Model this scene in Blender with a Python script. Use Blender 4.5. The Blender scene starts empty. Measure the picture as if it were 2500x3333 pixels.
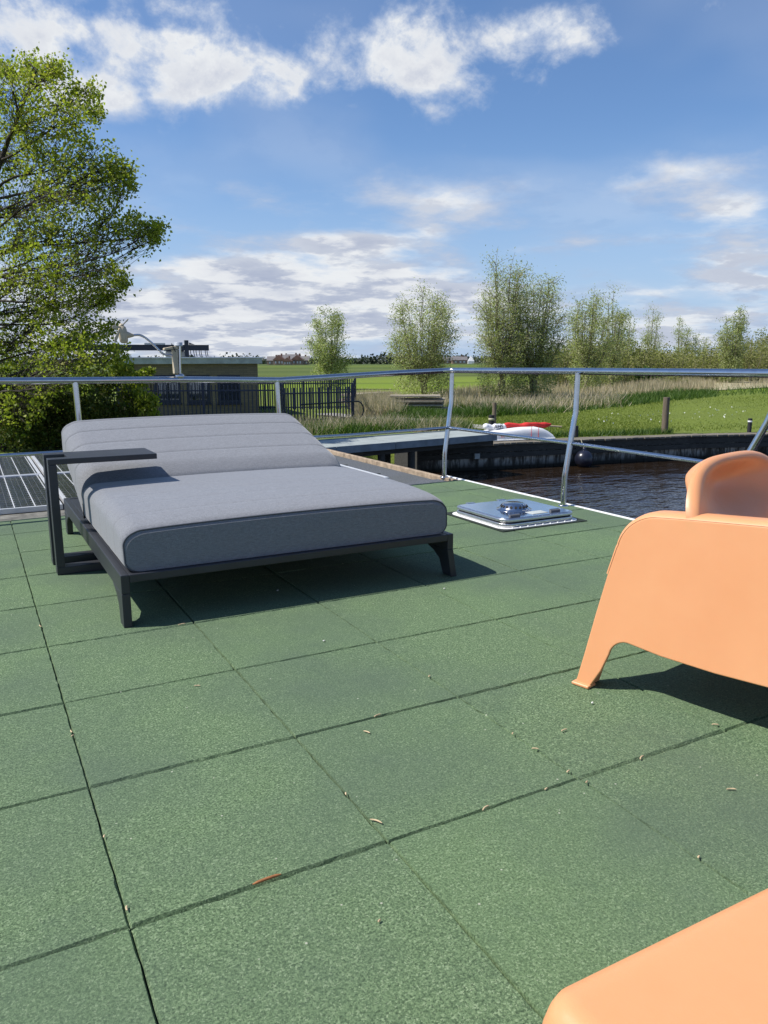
import bpy, math, random
import numpy as np
from mathutils import Vector, Matrix
rng = np.random.default_rng(7); random.seed(7)
R = math.radians
scene = bpy.context.scene
COL = scene.collection

# ------------------------------------------------------------------ camera frame
CF, CP, CR, CH, YAW = 1664.3, R(11.05), R(-.22), .945, R(28.1)     # focal length in units of a 1659 px wide picture
F = np.array([0, math.cos(CP), -math.sin(CP)]); R0 = np.array([1., 0, 0]); U0 = np.array([0, math.sin(CP), math.cos(CP)])
RT = R0*math.cos(CR)+U0*math.sin(CR); UP = -R0*math.sin(CR)+U0*math.cos(CR)
_c, _s = math.cos(YAW), math.sin(YAW)
MM = np.array([[_c, _s, 0], [-_s, _c, 0], [0, 0, 1.]])
F, RT, UP = MM@F, MM@RT, MM@UP
FH = np.array([_s, _c, 0.])                                        # horizontal heading
EYE = np.array([0, 0, CH])
def ray(u, v): return F+RT*(u-829.5)/CF-UP*(v-1106)/CF
def gp(u, v, z):
    r = ray(u, v); return EYE+r*((z-CH)/r[2])
def dp(u, v, dist):                                                # point at a ground distance along the heading
    r = ray(u, v); return EYE+r*(dist/(r@FH))
cam = bpy.data.cameras.new('camera'); co = bpy.data.objects.new('camera', cam); COL.objects.link(co)
B = -F
co.matrix_world = Matrix(((RT[0], UP[0], B[0], 0), (RT[1], UP[1], B[1], 0), (RT[2], UP[2], B[2], CH), (0, 0, 0, 1)))
cam.sensor_fit = 'VERTICAL'; cam.sensor_height = 36; cam.lens = 36*2508/3333; cam.clip_end = 9000; cam.clip_start = .02
scene.camera = co

# ------------------------------------------------------------------ helpers
def lin(c):
    if isinstance(c, str):
        c = [int(c[i:i+2], 16)/255 for i in (0, 2, 4)]
        return tuple((x/12.92 if x <= .04045 else ((x+.055)/1.055)**2.4) for x in c)
    return tuple(c)
class NT:
    def __init__(s, name):
        s.m = bpy.data.materials.new(name); s.m.use_nodes = True; s.t = s.m.node_tree; s.n = s.t.nodes; s.l = s.t.links
        s.b = s.n['Principled BSDF']
    def add(s, typ, **kw):
        n = s.n.new(typ)
        for k, v in kw.items():
            if k.startswith('_'): setattr(n, k[1:], v)
            else: n.inputs[k.replace('__', ' ')].default_value = v
        return n
    def link(s, a, b): s.l.new(a, b)
    def coord(s, kind='Object', scale=(1, 1, 1)):
        tc = s.n.new('ShaderNodeTexCoord'); mp = s.n.new('ShaderNodeMapping'); mp.inputs['Scale'].default_value = scale
        s.link(tc.outputs[kind], mp.inputs['Vector']); return mp.outputs[0]
    def noise(s, scale, detail=4, rough=.55, vec=None, out='Fac'):
        n = s.n.new('ShaderNodeTexNoise'); n.inputs['Scale'].default_value = scale; n.inputs['Detail'].default_value = detail; n.inputs['Roughness'].default_value = rough
        if vec is not None: s.link(vec, n.inputs['Vector'])
        return n.outputs[out]
    def ramp(s, fac, stops):
        n = s.n.new('ShaderNodeValToRGB'); e = n.color_ramp.elements
        while len(e) < len(stops): e.new(.5)
        for i, (p, c) in enumerate(stops): e[i].position = p; e[i].color = (*lin(c), 1)
        s.link(fac, n.inputs[0]); return n.outputs[0]
    def mix(s, fac, a, b, mode='MIX'):
        n = s.n.new('ShaderNodeMix'); n.data_type = 'RGBA'; n.blend_type = mode
        for sock, v in ((n.inputs[0], fac), (n.inputs[6], a), (n.inputs[7], b)):
            if isinstance(v, (int, float)): sock.default_value = v
            elif isinstance(v, (tuple, list, str)): sock.default_value = (*lin(v), 1)
            else: s.link(v, sock)
        return n.outputs[2]
    def math(s, op, a, b=None, c=None):
        n = s.n.new('ShaderNodeMath'); n.operation = op
        for i, v in enumerate((a, b, c)):
            if v is None: continue
            if isinstance(v, (int, float)): n.inputs[i].default_value = v
            else: s.link(v, n.inputs[i])
        return n.outputs[0]
    def bump(s, h, strength=.3, dist=.01, prev=None):
        n = s.n.new('ShaderNodeBump'); n.inputs['Strength'].default_value = strength; n.inputs['Distance'].default_value = dist
        s.link(h, n.inputs['Height'])
        if prev is not None: s.link(prev, n.inputs['Normal'])
        s.link(n.outputs[0], s.b.inputs['Normal']); return n.outputs[0]
    def base(s, c):
        if isinstance(c, (tuple, list, str)): s.b.inputs['Base Color'].default_value = (*lin(c), 1)
        else: s.link(c, s.b.inputs['Base Color'])
    def set(s, **kw):
        for k, v in kw.items(): s.b.inputs[k.replace('_', ' ')].default_value = v
        return s
def simple(name, c, rough=.6, metal=0, var=.12, scale=8, bump=0, bscale=60, spec=.5, vec=None):
    t = NT(name); t.set(Roughness=rough, Metallic=metal, Specular_IOR_Level=spec); c = lin(c)
    v = t.coord()
    n = t.noise(scale, 5, .6, v)
    t.base(t.ramp(n, [(.3, tuple(x*(1-var) for x in c)), (.7, tuple(min(1, x*(1+var)) for x in c))]))
    if bump: t.bump(t.noise(bscale, 4, .6, v), bump, .003)
    return t.m

class MB:
    def __init__(s): s.v = []; s.f = []; s.sm = []
    def add(s, vs, fs, smooth=False):
        o = len(s.v); s.v += [tuple(map(float, p)) for p in vs]; s.f += [tuple(i+o for i in f) for f in fs]; s.sm += [smooth]*len(fs); return s
    def box(s, x0, x1, y0, y1, z0, z1):
        return s.add([(x0, y0, z0), (x1, y0, z0), (x1, y1, z0), (x0, y1, z0), (x0, y0, z1), (x1, y0, z1), (x1, y1, z1), (x0, y1, z1)],
                     [(0, 3, 2, 1), (4, 5, 6, 7), (0, 1, 5, 4), (1, 2, 6, 5), (2, 3, 7, 6), (3, 0, 4, 7)])
    def obox(s, c, dx, dy, dz):          # centre and three half-axis vectors
        c, dx, dy, dz = map(np.array, (c, dx, dy, dz)); vs = []
        for k in (-1, 1):
            for a, b in ((-1, -1), (1, -1), (1, 1), (-1, 1)): vs.append(c+dx*a+dy*b+dz*k)
        return s.add(vs, [(0, 3, 2, 1), (4, 5, 6, 7), (0, 1, 5, 4), (1, 2, 6, 5), (2, 3, 7, 6), (3, 0, 4, 7)])
    def prism(s, outline, off, smooth=False):   # planar outline (3-D points) pushed along off
        n = len(outline); a = [np.array(p, float) for p in outline]; b = [p+np.array(off) for p in a]
        return s.add(a+b, [tuple(range(n))[::-1], tuple(range(n, 2*n))]+[(i, (i+1) % n, (i+1) % n+n, i+n) for i in range(n)], smooth)
    def tube(s, pts, r, n=10, cap=True, smooth=True):
        pts = [np.array(p, float) for p in pts]; m = len(pts)
        rs = r if hasattr(r, '__len__') else [r]*m
        prev = None; vs = []
        for i, p in enumerate(pts):
            d = pts[min(i+1, m-1)]-pts[max(i-1, 0)]; d = d/(np.linalg.norm(d)+1e-9)
            if prev is None:
                a = np.array([0, 0, 1.]) if abs(d[2]) < .9 else np.array([1., 0, 0])
            else: a = prev
            x = a-d*(a@d); x /= np.linalg.norm(x)+1e-9; y = np.cross(d, x); prev = x
            for k in range(n):
                t = 2*math.pi*k/n; vs.append(p+rs[i]*(x*math.cos(t)+y*math.sin(t)))
        fs = [(i*n+k, i*n+(k+1) % n, (i+1)*n+(k+1) % n, (i+1)*n+k) for i in range(m-1) for k in range(n)]
        s.add(vs, fs, smooth)
        if cap: s.add(vs[:n], [tuple(range(n))[::-1]]); s.add(vs[-n:], [tuple(range(n))])
        return s
    def lathe(s, c, prof, n=24, smooth=True):   # prof: (r,z)
        vs = [(c[0]+r*math.cos(2*math.pi*k/n), c[1]+r*math.sin(2*math.pi*k/n), c[2]+z) for r, z in prof for k in range(n)]
        fs = [(i*n+k, i*n+(k+1) % n, (i+1)*n+(k+1) % n, (i+1)*n+k) for i in range(len(prof)-1) for k in range(n)]
        s.add(vs, fs, smooth)
        return s
    def grid(s, P, smooth=True, closeu=False):    # P[i][j]
        a = len(P); b = len(P[0]); vs = [p for row in P for p in row]
        fs = [(i*b+j, i*b+(j+1) % b, (i+1)*b+(j+1) % b, (i+1)*b+j) for i in range(a-1) for j in range(b if closeu else b-1)]
        return s.add(vs, fs, smooth)
    def build(s, name, mat, parent=None, bevel=0, seg=2, solid=0, sub=0, **tags):
        me = bpy.data.meshes.new(name); me.from_pydata(s.v, [], s.f); me.update()
        me.polygons.foreach_set('use_smooth', s.sm)
        o = bpy.data.objects.new(name, me); COL.objects.link(o)
        if mat is not None: me.materials.append(mat)
        if parent is not None:
            o.parent = parent
            if not parent.get('_local'):
                w = Vector((0, 0, 0)); q = parent
                while q is not None: w += q.location; q = q.parent
                o.location = -w
        if sub: m = o.modifiers.new('sub', 'SUBSURF'); m.levels = m.render_levels = sub
        if solid: m = o.modifiers.new('solid', 'SOLIDIFY'); m.thickness = solid; m.offset = -1
        if bevel:
            m = o.modifiers.new('bevel', 'BEVEL'); m.width = bevel; m.segments = seg; m.limit_method = 'ANGLE'; m.angle_limit = R(35)
            m.harden_normals = False
        tag(o, **tags); return o
def tag(o, label=None, cat=None, group=None, kind=None):
    if label: o['label'] = label
    if cat: o['category'] = cat
    if group: o['group'] = group
    if kind: o['kind'] = kind
def thing(name, loc, label, cat, group=None, rotz=0, local=False):
    o = bpy.data.objects.new(name, None); COL.objects.link(o); o.location = loc; o.rotation_euler = (0, 0, rotz); o.empty_display_size = .1
    if local: o['_local'] = 1
    tag(o, label, cat, group); return o
def quads(name, V, tint, mat, parent=None, k=4, **tags):     # V (N,k,3): separate faces with a random tint each
    V = np.asarray(V, dtype=np.float32); n = len(V); me = bpy.data.meshes.new(name)
    me.vertices.add(n*k); me.vertices.foreach_set('co', V.reshape(-1))
    me.loops.add(n*k); me.loops.foreach_set('vertex_index', np.arange(n*k, dtype=np.int32))
    me.polygons.add(n); me.polygons.foreach_set('loop_start', np.arange(0, n*k, k, dtype=np.int32)); me.polygons.foreach_set('loop_total', np.full(n, k, np.int32))
    a = me.attributes.new('tint', 'FLOAT', 'FACE'); a.data.foreach_set('value', np.asarray(tint, np.float32))
    me.update(); me.validate()
    me.materials.append(mat)
    o = bpy.data.objects.new(name, me); COL.objects.link(o)
    if parent is not None: o.parent = parent; o.location = -parent.location
    tag(o, **tags); return o
def unit(n):
    a = rng.normal(size=(n, 3)); return a/np.linalg.norm(a, axis=1, keepdims=True)
def leaf_quads(P, L, W, down=.25, flat=None):
    n = len(P); a = unit(n); a[:, 2] -= down; a /= np.linalg.norm(a, axis=1, keepdims=True)
    b = np.cross(a, unit(n)); b /= np.linalg.norm(b, axis=1, keepdims=True)+1e-9
    s = rng.uniform(.6, 1.25, (n, 1)); l = a*L*s; w = b*W*s
    c = np.cross(a, b)*W*.25*s
    return np.stack([P, P+l*.45+w*.5+c, P+l, P+l*.45-w*.5+c], 1)
def blades(P, h, w, lean=.35, hv=.4):
    n = len(P); t = rng.uniform(0, 2*math.pi, n); wd = np.stack([np.cos(t), np.sin(t), 0*t], 1)
    hh = h*rng.uniform(1-hv, 1+hv, (n, 1)); ln = rng.normal(size=(n, 3))*lean*hh; ln[:, 2] = 0
    up = np.array([[0, 0, 1.]])*hh+ln
    return np.stack([P-wd*w*.5, P+wd*w*.5, P+up*.6+wd*w*.35, P+up], 1)
def leafmat(name, cols, trans=.35, rough=.55):
    t = NT(name); a = t.n.new('ShaderNodeAttribute'); a.attribute_name = 'tint'
    st = [(i/(len(cols)-1), c) for i, c in enumerate(cols)]
    c = t.ramp(a.outputs['Fac'], st); t.base(c); t.set(Roughness=rough, Specular_IOR_Level=.3)
    tr = t.n.new('ShaderNodeBsdfTranslucent'); t.link(t.mix(1, c, (.95, 1.15, .55), 'MULTIPLY'), tr.inputs[0])
    mx = t.n.new('ShaderNodeMixShader'); mx.inputs[0].default_value = trans
    t.link(t.b.outputs[0], mx.inputs[1]); t.link(tr.outputs[0], mx.inputs[2]); t.link(mx.outputs[0], t.n['Material Output'].inputs[0])
    return t.m

# ------------------------------------------------------------------ world, sun
SUNDIR = Vector((.72, -.26, -1)).normalized()
elev = math.asin(-SUNDIR.z); az = math.atan2(-SUNDIR.x, -SUNDIR.y)       # azimuth from +y towards +x
w = bpy.data.worlds.new('World'); scene.world = w; w.use_nodes = True
wt = w.node_tree; wn = wt.nodes; wl = wt.links
bg = wn['Background']; bg.inputs[1].default_value = .079
sky = wn.new('ShaderNodeTexSky'); sky.sky_type = 'NISHITA'; sky.sun_disc = False; sky.sun_elevation = elev; sky.sun_rotation = az
sky.air_density = 1.0; sky.dust_density = .35; sky.ozone_density = 3.0
def wm(op, a, b=None, c=None):
    n = wn.new('ShaderNodeMath'); n.operation = op
    for i, v in enumerate((a, b, c)):
        if v is None: continue
        if isinstance(v, (int, float)): n.inputs[i].default_value = v
        else: wl.new(v, n.inputs[i])
    return n.outputs[0]
tc = wn.new('ShaderNodeTexCoord'); sp = wn.new('ShaderNodeSeparateXYZ'); wl.new(tc.outputs['Generated'], sp.inputs[0])
X, Y, Z = sp.outputs
AZ = wm('MULTIPLY', wm('ARCTAN2', X, Y), 180/math.pi)
EL = wm('MULTIPLY', wm('ARCSINE', Z), 180/math.pi)
# cloud-layer coordinates: the horizontal direction over the height, so clouds flatten towards the horizon
den = wm('ADD', wm('MAXIMUM', Z, 0), .15)
cv = wn.new('ShaderNodeCombineXYZ'); wl.new(wm('DIVIDE', X, den), cv.inputs[0]); wl.new(wm('DIVIDE', Y, den), cv.inputs[1])
def wnoise(scale, detail, rough, off=(0, 0, 0), dist=0):
    mp = wn.new('ShaderNodeMapping'); mp.inputs['Location'].default_value = off; wl.new(cv.outputs[0], mp.inputs[0])
    n = wn.new('ShaderNodeTexNoise'); n.inputs['Scale'].default_value = scale; n.inputs['Detail'].default_value = detail; n.inputs['Roughness'].default_value = rough; n.inputs['Distortion'].default_value = dist
    wl.new(mp.outputs[0], n.inputs['Vector']); return n.outputs['Fac']
def wsmooth(v, a, b, c=0, d=1):
    n = wn.new('ShaderNodeMapRange'); n.interpolation_type = 'SMOOTHSTEP'; n.inputs[1].default_value = a; n.inputs[2].default_value = b; n.inputs[3].default_value = c; n.inputs[4].default_value = d
    wl.new(v, n.inputs[0]); return n.outputs[0]
def azel(u, v):
    r = ray(u, v); r = r/np.linalg.norm(r); return math.degrees(math.atan2(r[0], r[1])), math.degrees(math.asin(r[2]))
blobs = [  # centre and half-size of each cloud bank, degrees on the sky
    (120, 150, 330, 85, 1.0), (400, 140, 190, 75, .9), (250, 205, 150, 45, .6), (30, 60, 330, 110, .9), (330, 90, 170, 60, .5),
    (850, 80, 150, 80, .95), (820, 170, 190, 60, .85), (640, 150, 130, 80, .45), (930, 130, 120, 60, .6), (1140, 70, 180, 90, 1.1), (1270, 60, 90, 50, .5), (1000, 240, 60, 35, .45), (1470, 60, 70, 35, .35), (620, 210, 80, 30, .5), (440, 20, 90, 40, .6),
    (985, 445, 140, 48, 1.0), (930, 500, 50, 18, .6), (1570, 440, 130, 70, .9), (1450, 370, 160, 40, .5), (1560, 350, 120, 40, .4),
    (760, 525, 140, 25, .7), (390, 570, 170, 25, .45), (700, 600, 280, 55, .5), (1570, 575, 130, 55, .75), (1260, 520, 110, 22, .5), (1130, 545, 150, 25, .55),
    (600, 690, 420, 75, .75), (950, 650, 220, 45, .5), (300, 720, 330, 70, .6), (1400, 632, 150, 14, .55), (1500, 690, 240, 30, .5), (1250, 700, 200, 45, .35), (-150, 600, 250, 120, .3)]
field = None
for u, v, ru, rv, s_ in blobs:
    a0, e0 = azel(u, v); a1, _ = azel(u+20, v); _, e1 = azel(u, v-20)
    ka = (a1-a0)/20; ke = (e1-e0)/20
    dx = wm('MULTIPLY', wm('SUBTRACT', AZ, a0), 1/(ka*ru)); dy = wm('MULTIPLY', wm('SUBTRACT', EL, e0), 1/(ke*rv))
    r2 = wm('ADD', wm('MULTIPLY', dx, dx), wm('MULTIPLY', dy, dy))
    g = wm('MULTIPLY', wm('EXPONENT', wm('MULTIPLY', r2, -1.1)), s_)
    field = g if field is None else wm('ADD', field, g)
field = wm('ADD', wm('MINIMUM', field, 1.25), wsmooth(EL, 3, 18, .80, 0))
hden = wm('ADD', wm('MULTIPLY', wm('MAXIMUM', Z, 0), .5), .35); cvh = wn.new('ShaderNodeCombineXYZ'); wl.new(wm('DIVIDE', X, hden), cvh.inputs[0]); wl.new(wm('DIVIDE', Y, hden), cvh.inputs[1])
def wnoiseh(scale, detail, rough, off=(0, 0, 0), dist=0):
    mp = wn.new('ShaderNodeMapping'); mp.inputs['Location'].default_value = off; wl.new(cvh.outputs[0], mp.inputs[0])
    n = wn.new('ShaderNodeTexNoise'); n.inputs['Scale'].default_value = scale; n.inputs['Detail'].default_value = detail; n.inputs['Roughness'].default_value = rough; n.inputs['Distortion'].default_value = dist
    wl.new(mp.outputs[0], n.inputs['Vector']); return n.outputs['Fac']
hi = wsmooth(EL, 9, 19)
def blend(a, b): return wm('ADD', a, wm('MULTIPLY', hi, wm('SUBTRACT', b, a)))
n1 = blend(wnoise(1.25, 10, .60, (3.1, 1.7, .4), .1), wnoiseh(6.0, 12, .60, (1.3, .7, .4), .2)); n2 = blend(wnoise(3.2, 7, .60, (7, 2, 1)), wnoiseh(13, 9, .62, (7, 2, 1))); n3 = wnoise(1.3, 3, .5, (2, 9, 4))
dens = wm('ADD', wm('ADD', wm('MULTIPLY', n1, 1.7), wm('MULTIPLY', n2, .75)), wm('MULTIPLY', field, .50))
alpha = wsmooth(dens, 1.42, 1.98)
wisps = wm('MULTIPLY', wsmooth(n3, .42, .75), wsmooth(EL, 0, 26, .42, .22))      # thin high haze
alpha2 = wm('MINIMUM', wm('ADD', alpha, wm('MULTIPLY', wisps, .7)), .96)
thick = wsmooth(wm('ADD', dens, wm('MULTIPLY', blend(wnoise(4, 6, .6, (3.25, 1.62, .4)), wnoiseh(7, 6, .6, (3.25, 1.62, .4))), .7)), 1.85, 2.75)
cr = wn.new('ShaderNodeValToRGB'); e = cr.color_ramp.elements
e[0].position = 0; e[0].color = (7.2, 7.9, 9.1, 1); e[1].position = 1; e[1].color = (6.6, 7.0, 8.0, 1)
for p, c in ((.3, (9.2, 9.4, 9.6, 1)), (.65, (8.5, 8.7, 9.1, 1))): q = e.new(p); q.color = c
wl.new(thick, cr.inputs[0])
# low banks show more of their shaded undersides
low = wn.new('ShaderNodeMix'); low.data_type = 'RGBA'; low.blend_type = 'MULTIPLY'
wl.new(wm('MULTIPLY', wsmooth(EL, 4, 24, 1, 0), wsmooth(n2, .44, .56, 0, 1)), low.inputs[0]); wl.new(cr.outputs[0], low.inputs[6]); low.inputs[7].default_value = (.66, .70, .80, 1)
skyc = wn.new('ShaderNodeMix'); skyc.data_type = 'RGBA'; skyc.blend_type = 'MULTIPLY'; skyc.inputs[0].default_value = 1
wl.new(sky.outputs[0], skyc.inputs[6]); skyc.inputs[7].default_value = (1.08, 1.26, 1.48, 1)
hz = wn.new('ShaderNodeMix'); hz.data_type = 'RGBA'; wl.new(wsmooth(EL, -1, 16, .88, 0), hz.inputs[0]); wl.new(skyc.outputs[2], hz.inputs[6]); hz.inputs[7].default_value = (4.6, 6.1, 8.6, 1)
mixc = wn.new('ShaderNodeMix'); mixc.data_type = 'RGBA'
wl.new(alpha2, mixc.inputs[0]); wl.new(hz.outputs[2], mixc.inputs[6]); wl.new(low.outputs[2], mixc.inputs[7]); wl.new(mixc.outputs[2], bg.inputs[0])
sl = bpy.data.lights.new('sun', 'SUN'); sl.energy = 5.0; sl.angle = R(.5); sl.color = (1, .955, .89)
so = bpy.data.objects.new('sun', sl); COL.objects.link(so); so.rotation_mode = 'QUATERNION'; so.rotation_quaternion = SUNDIR.to_track_quat('-Z', 'Y'); so.location = (-6, 3, 9)
scene.view_settings.view_transform = 'Standard'; scene.view_settings.look = 'None'; scene.view_settings.exposure = .24; scene.view_settings.gamma = 1
scene.cycles.use_denoising = True; scene.cycles.max_bounces = 8; scene.cycles.transparent_max_bounces = 8

# ------------------------------------------------------------------ materials
def tile_mat():
    t = NT('green rubber granulate'); t.set(Roughness=.92, Specular_IOR_Level=.25)
    v = t.coord()
    g = t.n.new('ShaderNodeTexVoronoi'); g.inputs['Scale'].default_value = 300
    wv = t.n.new('ShaderNodeMix'); wv.data_type = 'VECTOR'; wv.inputs[0].default_value = .012; t.link(v, wv.inputs[4]); t.link(t.noise(120, 2, .5, v, 'Color'), wv.inputs[5]); t.link(wv.outputs[1], g.inputs['Vector'])
    gr = t.n.new('ShaderNodeSeparateColor'); t.link(g.outputs['Color'], gr.inputs[0])
    fine = t.noise(240, 4, .75, v); big = t.noise(1.6, 4, .55, v); mid = t.noise(6, 5, .6, v); gran = t.noise(210, 4, .75, v)
    c = t.ramp(gr.outputs[0], [(0, (.082, .132, .066)), (.5, (.118, .182, .090)), (.85, (.155, .228, .116)), (1, (.25, .33, .19))])
    c = t.mix(t.ramp(gran, [(.38, (.85,)*3), (.50, (0,)*3)]), c, (.034, .058, .030))
    c = t.mix(t.ramp(gran, [(.54, (0,)*3), (.66, (.5,)*3)]), c, (.23, .315, .17))
    at = t.n.new('ShaderNodeAttribute'); at.attribute_name = 'tint'
    c = t.mix(t.ramp(at.outputs['Fac'], [(0, (0, 0, 0)), (1, (.20, .20, .20))]), c, (.135, .215, .095))       # some tiles weathered yellower
    c = t.mix(t.ramp(big, [(.40, (0, 0, 0)), (.66, (.6, .6, .6))]), c, (.078, .112, .080))
    c = t.mix(t.ramp(mid, [(.60, (0, 0, 0)), (.78, (.35, .35, .35))]), c, (.05, .085, .06))
    # pale specks
    sv = t.n.new('ShaderNodeTexVoronoi'); sv.inputs['Scale'].default_value = 16; t.link(v, sv.inputs['Vector'])
    c = t.mix(t.ramp(sv.outputs['Distance'], [(.028, (.8, .8, .8)), (.045, (0, 0, 0))]), c, (.45, .46, .36))
    t.base(c)
    h = t.math('ADD', t.math('MULTIPLY', gran, 1.4), fine); t.bump(h, .5, .0028)
    return t.m
M = {}
M['tile'] = tile_mat()
M['gap'] = simple('dark joint dirt', (.012, .022, .014), .95, var=.4, scale=30)
def steel_mat():
    t = NT('polished stainless steel'); t.set(Metallic=1, Roughness=.13); v = t.coord()
    n = t.noise(25, 4, .6, v); t.base(t.ramp(n, [(.3, (.50, .50, .51)), (.7, (.60, .60, .61))]))
    t.link(t.ramp(t.noise(60, 3, .6, v), [(.3, (.10,)*3), (.8, (.17,)*3)]), t.b.inputs['Roughness']); return t.m
M['steel'] = steel_mat()
M['alu'] = simple('brushed aluminium', (.62, .63, .65), .32, 1, .08, 30)
M['hatchmirror'] = simple('polished hatch sheet', (.74, .76, .80), .16, 1, .05, 6)
M['anthracite'] = simple('anthracite powder coat', (.028, .030, .036), .42, 0, .15, 9, .12, 400)
def fabric():
    t = NT('grey outdoor fabric'); t.set(Roughness=.9, Specular_IOR_Level=.15); t.b.inputs['Sheen Weight'].default_value = .25
    a = t.noise(260, 3, .7, t.coord('Object', (1, .25, 1))); b = t.noise(260, 3, .7, t.coord('Object', (.22, 1, 1))); c = t.noise(3.5, 4, .6, t.coord())
    col = t.ramp(t.math('ADD', t.math('MULTIPLY', a, .5), t.math('MULTIPLY', b, .5)), [(.36, (.138, .144, .156)), (.64, (.242, .250, .266))])
    col = t.mix(t.ramp(c, [(.35, (0, 0, 0)), (.75, (.35,)*3)]), col, (.175, .176, .188)); t.base(col)
    p = t.bump(t.math('ADD', a, b), .35, .0015); t.bump(t.noise(9, 3, .5, t.coord()), .35, .012, p); return t.m
M['fabric'] = fabric()
M['piping'] = simple('dark grey piping', (.085, .09, .105), .85)
M['black'] = simple('black label cloth', (.012, .012, .013), .8)
M['white'] = simple('white paint', (.78, .78, .77), .4, 0, .04)
def orange():
    t = NT('peach plastic'); t.set(Roughness=.40, Specular_IOR_Level=.42); v = t.coord()
    c = t.ramp(t.noise(4, 4, .6, v), [(.3, (.70, .315, .140)), (.75, (.74, .355, .165))])
    dr = t.noise(28, 7, .75, v)
    c = t.mix(t.ramp(dr, [(.70, (0, 0, 0)), (.78, (.55,)*3)]), c, (.45, .17, .07))
    t.base(c); t.b.inputs['Subsurface Weight'].default_value = .12; t.b.inputs['Subsurface Radius'].default_value = (.03, .012, .006); t.b.inputs['Subsurface Scale'].default_value = .3
    t.link(t.ramp(t.noise(14, 4, .6, v), [(.3, (.34,)*3), (.7, (.48,)*3)]), t.b.inputs['Roughness']); t.bump(t.noise(380, 2, .5, v), .06, .002); return t.m
M['orange'] = orange()
def felt():
    t = NT('grey roofing felt'); t.set(Roughness=.95, Specular_IOR_Level=.2); v = t.coord()
    g = t.noise(90, 6, .75, v); b = t.noise(2.2, 4, .6, v)
    c = t.ramp(g, [(.35, (.045, .052, .060)), (.65, (.16, .17, .185))]); c = t.mix(t.ramp(b, [(.4, (0,)*3), (.7, (.5,)*3)]), c, (.085, .09, .078)); t.base(c)
    t.bump(g, .5, .004); return t.m
M['felt'] = felt()
M['oldwood'] = simple('weathered wood edge', (.33, .25, .17), .85, 0, .45, 14, .5, 60)
M['concrete'] = simple('mossy concrete', (.14, .135, .115), .95, 0, .6, 11, .7, 50)
M['hull'] = simple('dark hull', (.04, .045, .05), .6)
def solar():
    t = NT('solar cells'); t.set(Roughness=.22, Specular_IOR_Level=.28); v = t.coord()
    s = t.n.new('ShaderNodeSeparateXYZ'); t.link(v, s.inputs[0]); x, y, _z = s.outputs
    def stripe(c, per, wd, off=0.):
        f = t.math('FRACT', t.math('DIVIDE', t.math('ADD', c, 100*per-off), per)); f = t.math('ABSOLUTE', t.math('SUBTRACT', f, .5)); return t.math('GREATER_THAN', f, .5-wd/per/2)
    big = stripe(x, .123, .006); fine = stripe(x, .123/3, .0016); row = stripe(y, .092, .0028)
    tick = t.math('MULTIPLY', stripe(x, .123, .026), stripe(y, .092, .005))
    c = t.mix(t.noise(3, 3, .5, v), (.010, .011, .015), (.022, .024, .032))
    c = t.mix(t.math('MULTIPLY', t.math('MAXIMUM', fine, row), .8), c, (.22, .23, .25)); c = t.mix(t.math('MAXIMUM', big, tick), c, (.70, .71, .72))
    c = t.mix(t.ramp(t.noise(7, 6, .7, v), [(.5, (0,)*3), (.8, (.22,)*3)]), c, (.22, .2, .17))
    t.base(c); return t.m
M['solar'] = solar()
def brick():
    t = NT('yellow brick'); t.set(Roughness=.9); v = t.coord()
    b = t.n.new('ShaderNodeTexBrick'); b.inputs['Color1'].default_value = (.25, .20, .125, 1); b.inputs['Color2'].default_value = (.185, .15, .10, 1); b.inputs['Mortar'].default_value = (.13, .115, .09, 1)
    b.inputs['Scale'].default_value = 1; b.inputs['Brick Width'].default_value = .22; b.inputs['Row Height'].default_value = .065; b.inputs['Mortar Size'].default_value = .006; b.inputs['Bias'].default_value = 0
    mp = t.n.new('ShaderNodeMapping'); mp.inputs['Rotation'].default_value = (R(90), 0, 0); t.link(v, mp.inputs[0]); 
    sw = t.n.new('ShaderNodeSeparateXYZ'); t.link(v, sw.inputs[0]); cb = t.n.new('ShaderNodeCombineXYZ'); t.link(t.math('ADD', sw.outputs[0], sw.outputs[1]), cb.inputs[0]); t.link(sw.outputs[2], cb.inputs[1])
    t.link(cb.outputs[0], b.inputs['Vector']); t.base(t.mix(t.math('MULTIPLY', t.noise(1.2, 4, .6, v), .5), b.outputs[0], (.12, .10, .075))); return t.m
M['brick'] = brick()
M['fascia'] = simple('weathered pale fascia', (.42, .45, .43), .7, 0, .22, 5)
M['navy'] = simple('dark navy paint', (.010, .016, .045), .45, 0, .2)
M['beam'] = simple('blue-black steel', (.010, .016, .026), .4)
M['glass'] = NT('window glass').set(Roughness=.04, Metallic=0, Specular_IOR_Level=1.0).m; M['glass'].node_tree.nodes['Principled BSDF'].inputs['Base Color'].default_value = (.02, .024, .028, 1)
M['glass'].node_tree.nodes['Principled BSDF'].inputs['IOR'].default_value = 1.9
M['beige'] = simple('sun bleached beige plastic', (.50, .42, .29), .6, 0, .15, 30)
M['lens'] = simple('clear grey lens', (.5, .52, .55), .2)
def plank(name, c, var=.3, sc=(1, 12, 12)):
    t = NT(name); t.set(Roughness=.88); v = t.coord('Object', sc); c = lin(c)
    n = t.noise(3, 6, .7, v); n2 = t.noise(1.5, 4, .6, t.coord())
    col = t.ramp(n, [(.3, tuple(x*(1-var) for x in c)), (.7, tuple(x*(1+var) for x in c))]); col = t.mix(t.ramp(n2, [(.45, (0,)*3), (.7, (.5,)*3)]), col, tuple(x*.55 for x in c)); t.base(col); t.bump(n, .5, .01); return t.m
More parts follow.
